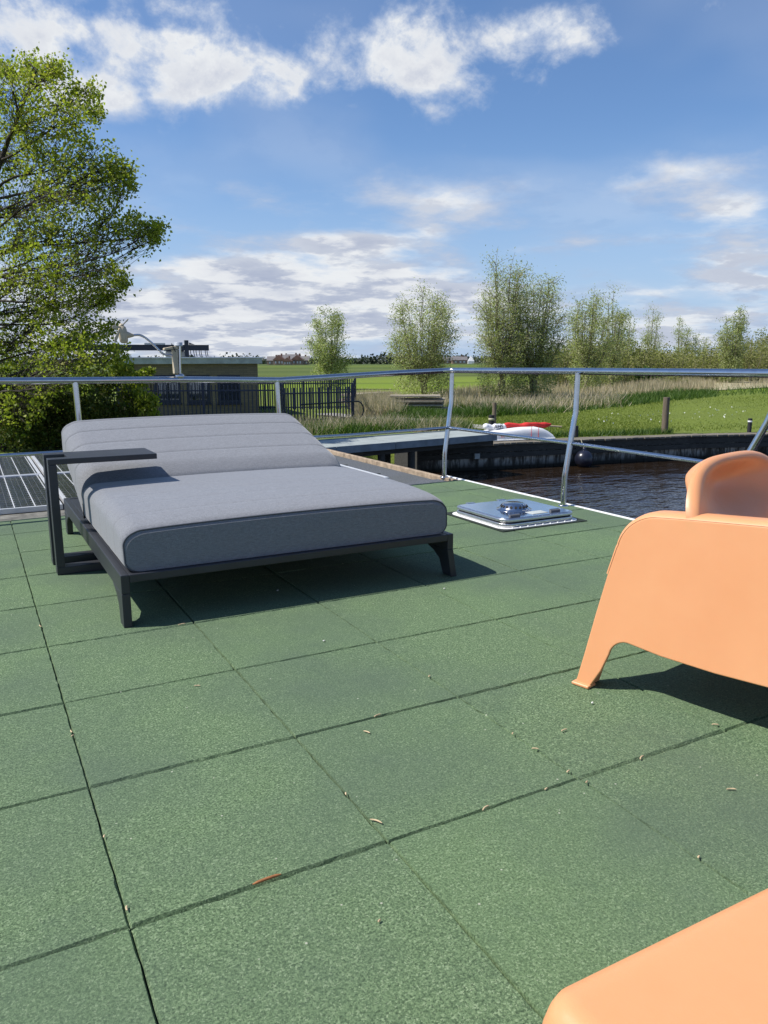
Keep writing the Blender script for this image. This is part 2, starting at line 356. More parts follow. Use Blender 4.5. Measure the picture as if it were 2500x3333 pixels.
M['quaytop'] = plank('grey walkway planks', (.17, .15, .115)); M['quaydark'] = plank('wet dark timber', (.045, .044, .038), .5)
M['grey jetty'] = simple('grey green deck grating', (.30, .33, .31), .7, 0, .15, 3, .3, 30)
M['jettyside'] = simple('blue grey steel side', (.17, .21, .235), .5, 0, .25, 4)
M['bark'] = simple('grey brown bark', (.055, .045, .033), .95, 0, .4, 9, .6, 30)
M['willowbark'] = simple('willow bark', (.19, .165, .11), .95, 0, .35, 4, .5, 12)
M['postwood'] = plank('weathered post', (.16, .125, .085), .4, (12, 12, 1))
def pile():
    t = NT('stained sheet piling'); t.set(Roughness=.9); v = t.coord('Object', (1, 1, .12)); n = t.noise(4.5, 6, .75, v); n2 = t.noise(14, 3, .6, t.coord('Object', (1, 1, .3)))
    s = t.n.new('ShaderNodeSeparateXYZ'); t.link(t.coord(), s.inputs[0])
    c = t.ramp(t.math('ADD', t.math('MULTIPLY', n, .7), t.math('MULTIPLY', n2, .3)), [(.40, (.05, .047, .04)), (.48, (.14, .135, .12)), (.54, (.50, .50, .47))])
    wet = t.n.new('ShaderNodeMapRange'); wet.inputs[1].default_value = -1.45; wet.inputs[2].default_value = -1.25; t.link(s.outputs[2], wet.inputs[0])
    t.base(t.mix(wet.outputs[0], (.013, .013, .010), c)); return t.m
M['pile'] = pile()
def water():
    t = NT('canal water'); t.set(Roughness=.03, IOR=1.42, Specular_IOR_Level=.5); t.base((.020, .012, .006)); 
    a = t.noise(4.2, 3, .55, t.coord('Object', (.9, 1.5, 1))); b = t.noise(1.3, 2, .5, t.coord('Object', (.8, 1.6, 1))); c = t.noise(13, 2, .5, t.coord('Object', (.7, 1.3, 1)))
    h = t.math('ADD', t.math('ADD', t.math('MULTIPLY', a, .5), b), t.math('MULTIPLY', c, .10)); t.bump(h, 1.0, .06); return t.m
M['water'] = water()
def ground():
    t = NT('grass land'); t.set(Roughness=1, Specular_IOR_Level=.1)
    v = t.coord(); s = t.n.new('ShaderNodeSeparateXYZ'); t.link(v, s.inputs[0])
    d = t.math('ADD', t.math('MULTIPLY', s.outputs[0], float(FH[0])), t.math('MULTIPLY', s.outputs[1], float(FH[1])))     # metres inland
    n = t.noise(.35, 5, .6, v); n2 = t.noise(6, 6, .7, v); n3 = t.noise(.05, 4, .6, v)
    near = t.ramp(n2, [(.3, (.095, .125, .022)), (.55, (.155, .20, .036)), (.75, (.21, .25, .06))])
    near = t.mix(t.ramp(n, [(.4, (0,)*3), (.65, (.6,)*3)]), near, (.13, .165, .04))
    st = t.noise(1, 3, .6, t.coord('Object', (.02, .02, 1)))
    dd = t.math('ADD', d, t.math('MULTIPLY', t.math('SUBTRACT', n3, .5), 12))
    f = t.math('DIVIDE', t.math('LOGARITHM', t.math('MAXIMUM', dd, 10), 10), 3.2)
    L = lambda x: math.log10(x)/3.2
    far = t.ramp(f, [(L(45), (.12, .165, .03)), (L(52), (.20, .27, .03)), (L(66), (.17, .24, .03)), (L(68), (.09, .12, .03)), (L(71), (.19, .25, .035)), (L(92), (.16, .21, .04)), (L(98), (.085, .105, .03)), (L(118), (.11, .145, .04)), (L(150), (.075, .105, .03)), (L(185), (.12, .15, .045)), (L(215), (.075, .11, .03)), (L(330), (.13, .17, .035)), (L(420), (.08, .115, .035)), (L(900), (.10, .13, .05))])
    far = t.mix(t.math('MULTIPLY', n2, .35), far, (.07, .10, .025))
    m = t.n.new('ShaderNodeMapRange'); m.inputs[1].default_value = 38; m.inputs[2].default_value = 50; t.link(d, m.inputs[0])
    t.base(t.mix(m.outputs[0], near, far)); t.bump(n2, .8, .08); return t.m
M['ground'] = ground()
M['path'] = simple('pale gravel path', (.30, .29, .26), .95, 0, .2, 20)

# ------------------------------------------------------------------ deck of rubber tiles
def deck():
    V = []; fcs = []; tint = []; m = MB(); T = []
    x0, y0 = .16, 1.225; g = .0045
    for i in range(-7, 7):
        for j in range(-7, 8):
            a, b = x0+.5*i, x0+.5*(i+1); c, d = y0+.5*j, y0+.5*(j+1)
            if a > 3.44: continue
            b = min(b, 3.47); d_ = min(d, 5.16)
            if c > 5.1: continue
            z = random.uniform(-.0012, .0010); s = [random.uniform(-.0008, .0008) for _ in range(4)]
            ex = .0042; el, er_ = (.0046 if i == 0 else ex), (.0046 if i == -1 else ex); ey0, ey1 = random.uniform(.0055, .0080), random.uniform(.0055, .0080); g = .0006
            def ring(l, r_, f_, bk, z_, jit, curved):
                out = []; K = 16
                cs = [(a+l, c+f_), (b-r_, c+f_), (b-r_, d_-bk), (a+l, d_-bk)]
                for q in range(4):
                    (xa, ya), (xb, yb) = cs[q], cs[(q+1) % 4]
                    for k in range(K):
                        w8 = k/K; jx = random.gauss(0, jit); out.append((xa+(xb-xa)*w8+(jx if q % 2 else 0), ya+(yb-ya)*w8+(0 if q % 2 else jx), z_+(s[q]*(1-w8)+s[(q+1) % 4]*w8 if curved else 0)))
                return out
            gx = .0026; gl, gr_ = (.0007 if i == 0 else gx), (.0007 if i == -1 else gx)
            top = ring(el, er_, ey0, ey1, z, .0009, True); mid = ring(gl, gr_, .0015, .0015, -.0075, .0004, False); bot = [(p[0], p[1], -.03) for p in mid]; n = len(top)
            m.add(top+mid+bot, [tuple(range(n))]+[(n+k, n+(k+1) % n, (k+1) % n, k) for k in range(n)]+[(2*n+k, 2*n+(k+1) % n, n+(k+1) % n, n+k) for k in range(n)])
            T += [random.random()**1.6]*(1+2*n)
    o = m.build('deck', M['tile'], kind='structure')
    a = o.data.attributes.new('tint', 'FLOAT', 'FACE'); a.data.foreach_set('value', T)
    MB().box(-3.4, 3.46, -2.35, 5.15, -.06, -.026).build('deck_underlay', M['gap'], kind='structure')
deck()
boat = thing('houseboat', (0, 4, -1.6), 'houseboat hull and grey felt roof carrying the green terrace, with a weathered wooden edge', 'houseboat')
MB().box(-3.6, 3.47, -2.5, 8.8, -1.75, -.10).build('hull', M['hull'], boat)
MB().box(-3.6, 3.398, 5.41, 8.72, -.095, -.035).build('felt_roof', M['felt'], boat)
for yy, x0_ in ((6.35, 2.62), (8.2, 2.5)):
    pass
MB().box(-3.6, 2.98, 5.165, 5.385, -.09, -.004).build('concrete_kerb', M['concrete'], boat, bevel=.01)
m = MB(); m.add([(3.400, 5.19, -.09), (3.455, 5.19, -.09), (3.455, 5.19, .002), (3.405, 5.19, .006), (3.400, 8.75, -.09), (3.455, 8.75, -.09), (3.455, 8.75, .002), (3.405, 8.75, .006)], [(0, 1, 2, 3), (7, 6, 5, 4), (0, 3, 7, 4), (3, 2, 6, 7), (2, 1, 5, 6), (0, 4, 5, 1)])
m.build('coaming', M['oldwood'], boat, bevel=.006)
MB().box(2.99, 3.398, 5.165, 5.405, -.09, -.02).build('roof_corner', M['felt'], boat)
MB().box(3.473, 3.497, -2.4, 5.45, -.14, .004).build('edge_strip', M['white'], boat, bevel=.004)
MB().box(3.457, 3.49, 5.46, 8.75, -.16, -.03).build('gunwale', M['oldwood'], boat, bevel=.004)
for k in range(3):     # cracks in the felt: folded seams
    y = (5.9, 6.6, 7.6)[k]
    MB().tube([(2.95+.02*k, y+.05*math.sin(3*i), -.032) if False else (2.6+.14*i, y+.03*math.sin(2.3*i+k)+.02*i, -.033) for i in range(5)], .006, 5).build('felt_seam', M['gap'], boat)

# ------------------------------------------------------------------ solar panels
def solar_panel(x0, x1, y0, y1, label):
    t = thing('solar_panel', ((x0+x1)/2, (y0+y1)/2, -.03), label, 'solar panel', 'solar panels lying behind the green deck')
    zt = .03; f = .022; m = MB()
    for b in ((x0, x1, y0, y0+f), (x0, x1, y1-f, y1), (x0, x0+f, y0+f, y1-f), (x1-f, x1, y0+f, y1-f)): m.box(*b, zt-.035, zt)
    m.build('frame', M['white_alu'], t, bevel=.002)
    o = MB().box(0, x1-x0-2*f-.004, 0, y1-y0-2*f-.004, 0, .02).build('cells', M['solar'], None); o.parent = t; o.location = Vector((x0+f+.002, y0+f+.002, zt-.026))-t.location
    for yy in (y0+.3, y1-.3): MB().box(x0+.05, x1-.05, yy-.02, yy+.02, -.034, zt-.036).build('mounting_rail', M['alu'], t)
M['white_alu'] = simple('anodised frame', (.66, .67, .68), .35, .3, .06)
cols = [(-1.90, -.70), (-.685, .485), (.51, 1.71), (1.735, 2.935)]
names = ['far left', '', 'middle', 'right']
labs = {(1, 0): 'dark solar panel behind the two posts of the side table, nearest row', (1, 1): 'dark solar panel in the back row, left end of the picture, behind the side table',
        (2, 0): 'solar panel in the front row, mostly hidden by the left half of the lounger', (2, 1): 'solar panel in the back row, hidden behind the lounger backrest except its left corner',
        (3, 0): 'bluish solar panel right of the lounger backrest, its white corner on the grey felt roof', (3, 1): 'solar panel behind the lounger backrest, further from the green deck than its right-hand neighbour'}
for (i, j), lb in labs.items():
    y0, y1 = ((5.405, 7.02), (7.045, 8.66))[j]; solar_panel(*cols[i], y0, y1, lb)

# ------------------------------------------------------------------ stainless railing
def smoothpath(pts, n=6):
    pts = [np.array(p, float) for p in pts]; out = []
    for i in range(len(pts)-1):
        p0, p1, p2, p3 = pts[max(i-1, 0)], pts[i], pts[i+1], pts[min(i+2, len(pts)-1)]
        for k in range(n):
            t = k/n; out.append(.5*((2*p1)+(-p0+p2)*t+(2*p0-5*p1+4*p2-p3)*t*t+(-p0+3*p1-3*p2+p3)*t**3))
    out.append(pts[-1]); return out
rail = thing('railing', (3.43, 5.3, 0), 'polished stainless steel tube railing along two sides of the green deck', 'railing')
RL = lambda x: 5.24+(x+.5)*.038                                      # far side runs slightly askew
MB().tube([(-2.9, RL(-2.9), .835), (.18, RL(.18), .838), (1.3, RL(1.3), .83), (2.0, RL(2), .815), (3.0, RL(3), .857), (3.40, RL(3.4)+.005, .869), (3.475, 5.37, .872), (3.50, 5.28, .872), (3.515, 3.9, .878), (3.52, 2.5, .880), (3.52, -1.2, .882)], .0215, 16).build('top_rail', M['steel'], rail)
MB().tube([(-2.9, RL(-2.9)-.02, .385), (.5, RL(.5)-.02, .388), (2.57, RL(2.57)-.02, .392), (3.445, 5.34, .410)], .0125, 12).build('middle_rail', M['steel'], rail)
MB().tube([(3.455, 5.33, .410), (3.46, 3.93, .414), (3.46, 2.78, .407), (3.46, 2.3, .405)], .0125, 12).build('middle_rail', M['steel'], rail)
def side_post(x, y, zt, dy=0):
    MB().tube([(x-.006, y, -.02), (x-.005, y, .19), (x+.0, y+dy*.1, .225), (x+.055, y+dy*.9, .565), (x+.066, y+dy, .61), (x+.07, y+dy, zt)], .019, 14).build('post', M['steel'], rail)
    MB().lathe((x-.006, y, 0), [(.034, .001), (.034, .008), (.021, .010)], 16).build('foot_plate', M['steel'], rail)
side_post(3.425, 5.34, .866, .02); side_post(3.42, 3.87, .868); side_post(3.42, 2.36, .868); side_post(3.42, .9, .868)
for x in (-.75, .607, 1.975):
    y = RL(x); zt = .83 if x < 1.5 else .81
    p = MB().tube([(x, y, zt), (x+.006, y-.01, .55), (x+.012, y-.02, .0)], .019, 14).build('post', M['steel'], rail)
    MB().tube([(x+.004, y-.008, .565), (x+.055, y-.13, .40), (x+.15, y-.33, .02)], .015, 12).build('brace', M['steel'], rail)
MB().tube([(3.520, 2.42, .872), (3.505, 2.50, .64), (3.475, 2.565, .48), (3.458, 2.60, .408)], .018, 14).build('brace', M['steel'], rail)

# ------------------------------------------------------------------ sun lounger
lg = thing('sun_lounger', (1.13, 3.7, 0), 'wide grey upholstered sun lounger with raised backrest on a black metal frame', 'sun lounger')
x0, x1, y0, y1 = .421, 1.838, 2.79, 4.62
m = MB(); m.box(x0+.03, x1-.03, y0, y0+.03, .166, .196); m.box(x0+.03, x1-.03, y1-.03, y1, .146, .196)
m.box(x0+.031, x1-.031, y0+.031, y1-.031, .172, .1935)
m.build('frame', M['anthracite'], lg, bevel=.003)
for x in (x0, x1-.03):
    MB().box(x, x+.03, y0, y1, .126, .1965).build('side_rail', M['anthracite'], lg, bevel=.003)
def leg(xs, yf, sgn):
    out = [(0, .1255), (.20, .1255), (.125, .10), (.085, .07), (.07, 0), (0.0, 0)]
    sp_ = -.0 if xs < 1 else .02
    pts = [(xs+(sp_*(1-z/.1255)), yf+sgn*a, z) for a, z in out]
    m = MB().prism(pts, (.03, 0, 0)); m.build('leg', M['anthracite'], lg, bevel=.002)
for xs in (x0, x1-.03): leg(xs, y0, 1); leg(xs, y1, -1)
def cushion(y_a, y_b, prof, name, ax, grooves, parent, rb=.035, rt=.075, xc=1.1325, hw=.6875, tilt_end=False, gd=.006):
    """prof(s)-> (bottom y,z),(top y,z) for s 0..1; the section is a rounded block, channel seams pressed into it"""
    n = 150; P = []
    for i in range(n+1):
        s = i/n
        (by, bz), (ty, tz) = prof(s)
        endr = min(1, min(s, 1-s)/.035); er = math.sqrt(max(0, 1-(1-endr)**2))
        g = 0
        for gs in grooves: g += math.exp(-((s-gs)/.004)**2)*gd+math.exp(-((s-gs)/.018)**2)*gd*.5
        row = []; h = math.hypot(ty-by, tz-bz); uy, uz = (ty-by)/h, (tz-bz)/h
        inset = (1-er)*.018+g
        hh = h-inset; w_ = hw-inset
        sec = [(-w_+rb, 0)]
        for k in range(7): t = k/6*math.pi/2; sec.append((-w_+rb-rb*math.sin(t)*1., rb-rb*math.cos(t)))
        for k in range(10): t = k/9*math.pi/2; sec.append((-w_+rt*1.3-rt*1.3*math.cos(t), hh-rt+rt*math.sin(t)))
        for k in range(1, 14):
            q = k/14; xx = (-w_+rt*1.3)*(1-q)+(w_-rt*1.3)*q; sec.append((xx, hh+.010*math.sin(math.pi*q)**.7))
        top = [(-a, b) for a, b in sec[:18]][::-1]
        sec += top
        bulge = lambda z: .010*math.sin(math.pi*min(1, max(0, z/hh)))
        for a, b in sec:
            a2 = a+math.copysign(bulge(b), a) if abs(a) > w_-.03 else a
            row.append((xc+a2, by+uy*b, bz+uz*b))
        P.append(row)
    m = MB(); m.grid(P, True, True)
    L = len(P[0]); m.add(P[0], [tuple(range(L))], False); m.add(P[-1], [tuple(range(L))[::-1]], False)
    o = m.build(name, M['fabric'], parent); return o, P
def seatprof(s):
    y = 2.812+s*(3.90-2.812); top = .352+.034*(1-math.exp(-s*9))-.012*max(0, s-.8)/.2
    return (y, .198), (y+.012, top)
c1, P1 = cushion(0, 0, seatprof, 'seat_cushion', 0, [.16, .33, .49, .65, .82], lg, rt=.05, gd=.0018)
def backprof(s):
    ty = 3.865+s*.735; tz = .372+.07*math.sin(min(1, s/.16)*math.pi/2)*.6+.222*s
    by = 3.93+s*.745; bz = .198+s*.235
    return (by, bz), (ty, tz)
c2, P2 = cushion(0, 0, backprof, 'back_cushion', 0, [.29, .53, .76, .95], lg, rt=.07, gd=.0042)
# piping round the front face of the seat
MB().tube([(p[0]+(.001 if p[0] > 1.13 else -.001), p[1]-.001, p[2]+.001) for p in P1[1]]+[P1[1][0]], .0032, 6).build('piping', M['piping'], c1)
# back support under the cushion
m = MB(); m.obox((1.13, 4.36, .30), (.64, 0, 0), (0, .33, .107), (0, -.004, .012)); m.build('back_panel', M['anthracite'], lg)
for x in (.62, 1.64): MB().tube([(x, 4.55, .345), (x, 4.57, .19)], .012, 8).build('back_strut', M['anthracite'], lg)
tg = MB(); tg.box(-.0015, .0015, -.012, .012, -.036, .036)
tgo = tg.build('brand_tag', M['black'], None); tgo.parent = c2; tgo.location = (.447-0, 3.915, .242)
tgo.rotation_euler = (0, 0, R(-35))
def text_mesh(name, s, size, mat, parent, loc, rot, extrude=.0006):
    cu = bpy.data.curves.new(name, 'FONT'); cu.body = s; cu.size = size; cu.extrude = extrude; cu.align_x = 'CENTER'; cu.align_y = 'CENTER'
    to = bpy.data.objects.new(name+'_tmp', cu); COL.objects.link(to); dg = bpy.context.evaluated_depsgraph_get()
    me = bpy.data.meshes.new_from_object(to.evaluated_get(dg)); bpy.data.objects.remove(to)
    me.materials.append(mat) if not me.materials else me.materials.__setitem__(0, mat)
    o = bpy.data.objects.new(name, me); COL.objects.link(o); o.parent = parent; o.location = loc; o.rotation_euler = rot; return o
text_mesh('lettering', 'Flow', .026, M['white'], tgo, (-.0022, -.0, 0), Matrix(((0, 0, -1), (0, -1, 0), (-1, 0, 0))).to_3x3().to_euler() if False else (Matrix.Rotation(R(90), 3, 'X') @ Matrix.Rotation(R(90), 3, 'Z')).to_euler())
tgo.children[0].rotation_euler = Matrix(((0, 0, -1), (0, -1, 0), (-1, 0, 0))).to_euler()
tgo.children[0].rotation_euler = Matrix(((0., 0., -1.), (0., 1., 0.), (1., 0., 0.))).to_euler()

# ------------------------------------------------------------------ side table (a C seen from its open end)
st = thing('side_table', (.45, 3.8, 0), 'low anthracite side table, its top reaching over the left edge of the lounger', 'side table')
m = MB(); m.prism([(.283, 3.668, .502), (.755, 3.668, .502), (.755, 3.95, .502), (.283, 3.95, .502), (.283, 3.868, .502), (.372, 3.868, .502), (.372, 3.735, .502), (.283, 3.735, .502)], (0, 0, .025))
m.build('tabletop', M['anthracite'], st, bevel=.002)
for a, b in ((3.668, 3.735), (3.868, 3.95)):
    MB().box(.2832, .318, a, b, .036, .5015).build('leg', M['anthracite'], st, bevel=.002)
    MB().box(.2832, .74, a, b, .001, .0355).build('base_bar', M['anthracite'], st, bevel=.002)

# ------------------------------------------------------------------ deck hatch
ht = thing('deck_hatch', (2.9, 3.72, 0), 'square aluminium deck hatch with rounded corners and a round vent on top', 'hatch')
def rrect(x0, x1, y0, y1, r, n=6):
    out = []
    for cx, cy, a0 in ((x1-r, y0+r, -90), (x1-r, y1-r, 0), (x0+r, y1-r, 90), (x0+r, y0+r, 180)):
        for k in range(n+1): t = R(a0+90*k/n); out.append((cx+r*math.cos(t), cy+r*math.sin(t)))
    return out
def slab(m, o, z0, z1): m.prism([(x, y, z0) for x, y in o], (0, 0, z1-z0)); return m
HX0, HX1, HY0, HY1 = 2.625, 3.165, 3.46, 4.0
slab(MB(), rrect(HX0-.02, HX1+.02, HY0-.02, HY1+.02, .07), .001, .008).build('base_flange', M['white'], ht, bevel=.002)
slab(MB(), rrect(HX0-.045, HX1+.045, HY0-.045, HY1+.045, .01), -.002, .0045).build('cutout', M['gap'], ht)
slab(MB(), rrect(HX0, HX1, HY0, HY1, .07), .009, .030).build('lower_frame', M['alu'], ht, bevel=.006, seg=3)
slab(MB(), rrect(HX0+.012, HX1-.012, HY0+.012, HY1-.012, .06), .030, .038).build('rubber_seal', M['black'], ht)
slab(MB(), rrect(HX0, HX1, HY0, HY1, .07), .038, .056).build('lid', M['alu'], ht, bevel=.006, seg=3)
slab(MB(), rrect(HX0+.018, HX1-.018, HY0+.018, HY1-.018, .055), .0565, .0585).build('lid_sheet', M['hatchmirror'], ht, bevel=.001)
vc = (2.875, 3.70, .0588)
vent = MB().lathe(vc, [(.108, 0), (.106, .003), (.092, .005), (.088, .010), (.068, .034), (.060, .038), (.0005, .041)], 40).build('vent_cowl', M['steel'], ht)
for k in range(18):
    t = 2*math.pi*k/18; c = np.array([vc[0]+.079*math.cos(t), vc[1]+.079*math.sin(t), vc[2]+.0225]); n = np.array([math.cos(t)*.77, math.sin(t)*.77, .64])
    MB().tube([c-n*.004, c+n*.0022], .0085, 10).build('vent_hole', M['black'], vent)
for hx, hy in ((2.735, 3.515), (3.045, 3.525)):
    MB().tube([(hx-.035, hy, .062), (hx+.035, hy, .062)], .010, 8).build('handle', M['piping'], ht); MB().tube([(hx-.03, hy+.012, .068), (hx+.038, hy+.012, .068)], .005, 8).build('handle', M['steel'], ht)
MB().box(2.87, 2.985, 3.512, 3.585, .059, .0605).build('name_plate', M['fascia'], ht)
for hx in (2.76, 3.0): MB().box(hx-.03, hx+.03, 3.985, 4.012, .04, .061).build('hinge', M['alu'], ht, bevel=.003)
for k in range(9):
    for (a, b) in ((HX0+.05+k*.055, HY0-.012), (HX0-.012, HY0+.05+k*.055)): MB().lathe((a, b, .008), [(.006, 0), (.005, .004), (.0005, .005)], 8).build('screw', M['white'], ht)

# ------------------------------------------------------------------ peach armchair
def armchair():
    ch = thing('armchair', (1.53, 1.59, 0), 'peach orange moulded plastic armchair with curved back and wide side panels', 'armchair', rotz=R(-75), local=True)
    # local: x along the side panel towards the viewer, y inwards, z up
    L = .72; W = .86; tn = math.tan(R(8))
    out = []
    def arc(cx, cz, rx, rz, a0, a1, n=8): return [(cx+rx*math.cos(R(a0+(a1-a0)*k/n)), cz+rz*math.sin(R(a0+(a1-a0)*k/n))) for k in range(n+1)]
    left = [(-.048, 0), (-.030, .10), (-.010, .22), (.012, .34), (.030, .42)]
    topl = arc(.150, .415, .118, .108, 175, 92, 12)
    topm = [(.20, .527), (.30, .533), (.42, .540), (.52, .543)]
    topr = arc(.57, .43, .10, .113, 88, 8, 8)
    right = [(.682, .34), (.70, .2), (.728, 0)]
    foot2 = [(.680, 0), (.655, .10)]
    archr = arc(.595, .105, .055, .05, 10, 85, 6)
    low = [(.50, .150), (.35, .146), (.20, .150)]
    archl = arc(.100, .108, .052, .052, 90, 175, 7)
    foot1 = [(.030, .06), (-.002, 0)]
    outline = left+topl+topm+topr+right+foot2+archr+low+archl+foot1
    def P(a, z, v=0, side=0):
        y = z*tn+v
        return (a, y if side == 0 else W-y, z)
    m = MB()
    for side in (0, 1):
        o = [P(a, z, 0, side) for a, z in outline]; n = len(o); o2 = [P(a, z, .011, side) for a, z in outline]
        fr, bk = tuple(range(n)), tuple(range(n, 2*n))[::-1]
        fs = [fr, bk]+[((i+1) % n, i, i+n, (i+1) % n+n) for i in range(n)]
        m.add(o+o2, fs)
        # the arm: rolls inwards from the top outline and drops to the seat
        path = [(.012, .34), (.030, .42)]+topl+topm+topr+[(.682, .34)]
        rows = []
        for i, (a, z) in enumerate(path):
            a0, z0 = path[max(i-1, 0)]; a1, z1 = path[min(i+1, len(path)-1)]; tx, tz = a1-a0, z1-z0; l = math.hypot(tx, tz); nx, nz = -tz/l, tx/l
            if nz < -.01: nx, nz = -nx, -nz
            row = []
            for v, d in ((.0, 0), (.004, .0055), (.013, .010), (.03, .012), (.06, .011), (.085, .006), (.10, -.008), (.107, -.035), (.115, -.10), (.13, -.17)):
                zz = z+nz*max(d, -.012)+(min(0, d+.012)); row.append(P(a+nx*max(d, -.02), max(zz, .30) if d < -.02 else zz, v, side))
            rows.append(row if side == 0 else row[::-1])
        m.grid(rows, True)
        # foot flange
        for fa in (-.048, .680):
            yy = 0 if side == 0 else W
            s2 = 1 if side == 0 else -1
            ya, yb = sorted((yy-.012*s2, yy+.030*s2)); m.box(fa-.006, fa+.052, ya, yb, .0, .010)
    # end panels front and rear between the legs
    for (xa, xb, xc_) in ((-.018, .030, 1), (.70, .655, -1)):
        o = []
        for (v, z) in [(.02, 0), (.07, 0), (.105, .10), (.16, .19), (.26, .21), (W-.26, .21), (W-.16, .19), (W-.105, .10), (W-.07, 0), (W-.02, 0), (W-.05, .30), (W-.07, .40), (.07, .40), (.05, .30)]:
            o.append((xa+(xb-xa)*z/.4, v, z))
        m.prism(o, (.010*xc_, 0, 0))
    # seat
    rows = []
    for i in range(17):
        a = .12+i/16*.57; row = []
        for j in range(17):
            q = j/16; v = .105+q*(W-.21); k = abs(2*q-1)
            z = .385-.03*(1-k**3)-.03*(1-i/16)+.05*k**6-(.04*max(0, (i-13)/3)**2)
            row.append((a, v, z))
        rows.append(row)
    m.grid(rows, True)
    # backrest: a broad rounded shield rising between the arms, dished in the middle, with a thick soft rim
    N = 40; Wb = 64; rows = [[] for _ in range(N+1)]; back = [[] for _ in range(N+1)]
    for j in range(Wb+1):
        a = math.sin(math.pi/2*(2*j/Wb-1)); v = .43+.358*a; zt_ = .505+.1685*max(0, 1-abs(a)**3.5)**.6
        for i in range(N+1):
            t = 1-(1-i/N)**1.5; z = .37+(zt_-.37)*t
            rho = (abs((v-.43)/.285)**2.6+abs((z-.580)/(.092 if z < .58 else .090))**2.6)**(1/2.6)
            sm_ = min(1, max(0, (1.15-rho)/1.15)); sm_ = sm_*sm_*(3-2*sm_)
            pl = .258-.30*(z-.5); u = pl-.085*sm_
            d_ = zt_-z
            if d_ < .034: u -= .030*(1-math.sqrt(max(0, 1-(1-d_/.034)**2)))
            if z < .50: u += .10*((.50-z)/.13)**1.6
            rows[i].append((u, v, z))
            w8 = math.sqrt(min(1, d_/.05))*max(0, 1-a*a*1.15); back[i].append((u+(min(pl, .258)-.125-u)*w8, v, z))
    m.grid([r[::-1] for r in rows], True)
    m.grid(back, True)
    o = m.build('shell', M['orange'], ch)
    o.parent = ch; o.location = (0, 0, 0)
    bv = o.modifiers.new('bevel', 'BEVEL'); bv.width = .004; bv.segments = 3; bv.limit_method = 'ANGLE'; bv.angle_limit = R(50)
    return ch
armchair()
# low stool in the near corner
stl = thing('stool', (.66, .24, 0), 'peach plastic stool corner in the bottom right foreground, nearest the viewer', 'stool')
def stool():
    m = MB(); X0, X1, Y0, Y1, zt = .402, .90, -.02, .468, .385; n = 8
    prof = [(.040, -.36), (.034, -.30), (.020, -.17), (.010, -.07), (.005, -.035), (0, -.018), (-.006, -.006), (-.018, -.0005), (-.03, 0), (-.055, 0)]
    rows = []
    for off, dz in prof:
        rows.append([(x, y, zt+dz) for x, y in rrect(X0-off, X1+off, Y0-off, Y1+off, max(.004, .032+off), n)])
    # arches cut out of the skirt: raise the lowest rows between the legs
    for ri in (0, 1, 2):
        for j, (x, y, z) in enumerate(rows[ri]):
            pass
    m.grid(rows, True, True); L = len(rows[0])
    m.add(rows[-1], [tuple(range(L))], True)
    return m
stool().build('shell', M['orange'], stl)
for x, y in ((.37, -.06), (.94-.04, -.06), (.37, .508-.04), (.94-.04, .508-.04)):
    MB().box(x, x+.04, y, y+.04, 0, .03).build('foot', M['orange'], stl, bevel=.006)

# ------------------------------------------------------------------ little wind generator on the rail
wg = thing('wind_generator', (1.29, RL(1.29), .86), 'small beige propeller device on a bent tube, clamped to the top rail', 'wind generator')
yy = RL(1.29); sc = yy/5.4
q = lambda x, z, dy=0: (x*sc, yy+dy, CH+(z-CH)*sc)
MB().tube([q(1.298, .845), q(1.306, 1.055)], .011, 10).build('mast', M['steel'], wg)
MB().lathe(q(1.298, .838), [(.001, 0), (.028, 0), (.03, .02), (.016, .03), (.012, .03)], 14).build('clamp', M['steel'], wg)
m = MB(); m.prism([q(1.258, .868, -.02), q(1.288, .868, -.02), q(1.288, 1.03, -.02), q(1.256, 1.03, -.02)], (0, .05, 0)); m.build('control_box', M['beige'], wg, bevel=.004)
m = MB(); m.prism([q(1.199, 1.026, -.02), q(1.262, 1.034, -.02), q(1.290, 1.034, -.02), q(1.290, 1.052, -.02), q(1.262, 1.052, -.02), q(1.199, 1.040, -.02)], (0, .05, 0)); m.build('bracket', M['beige'], wg, bevel=.003)
MB().lathe(q(1.300, 1.052), [(.001, 0), (.029, .001), (.029, .010), (.026, .012), (.027, .024), (.024, .027), (.001, .028)], 20).build('beacon_light', M['lens'], wg)
MB().tube(smoothpath([q(1.255, .992), q(1.215, .995), q(1.18, 1.012), q(1.13, 1.065), q(1.08, 1.108), q(1.045, 1.124), q(1.005, 1.122)]), .0075, 8).build('bent_tube', M['steel'], wg)
MB().tube([q(1.246, 1.07, -.03), q(1.27, 1.015, -.03)], .003, 6).build('cable', M['black'], wg)
def ellips(m, c, rx, ry, rz, ax, n=14, k=9):
    rows = []
    for i in range(k+1):
        t = math.pi*i/k; rows.append([(c[0]+rx*math.sin(t)*math.cos(2*math.pi*j/n), c[1]+ry*math.sin(t)*math.sin(2*math.pi*j/n), c[2]+rz*math.cos(t)) for j in range(n)])
    m.grid(rows, True, True); return m
m = MB(); c = q(.940, 1.128); rows = []
for z, r in ((-.058, .001), (-.056, .018), (-.045, .026), (-.02, .029), (.02, .028), (.045, .023), (.054, .012), (.055, .001)):
    rows.append([(c[0]+r*math.cos(2*math.pi*k/14)+z*-.06, c[1]+r*math.sin(2*math.pi*k/14), c[2]+z) for k in range(14)])
m.grid(rows, True, True); m.build('generator_body', M['beige'], wg)
MB().tube([q(.955, 1.125), q(.985, 1.122), q(1.008, 1.121)], [.025, .016, .008], 10).build('tail_cone', M['beige'], wg)
hub = MB(); ellips(hub, q(.933, 1.178), .017, .017, .019, 0); hub = hub.build('hub', M['beige'], wg)
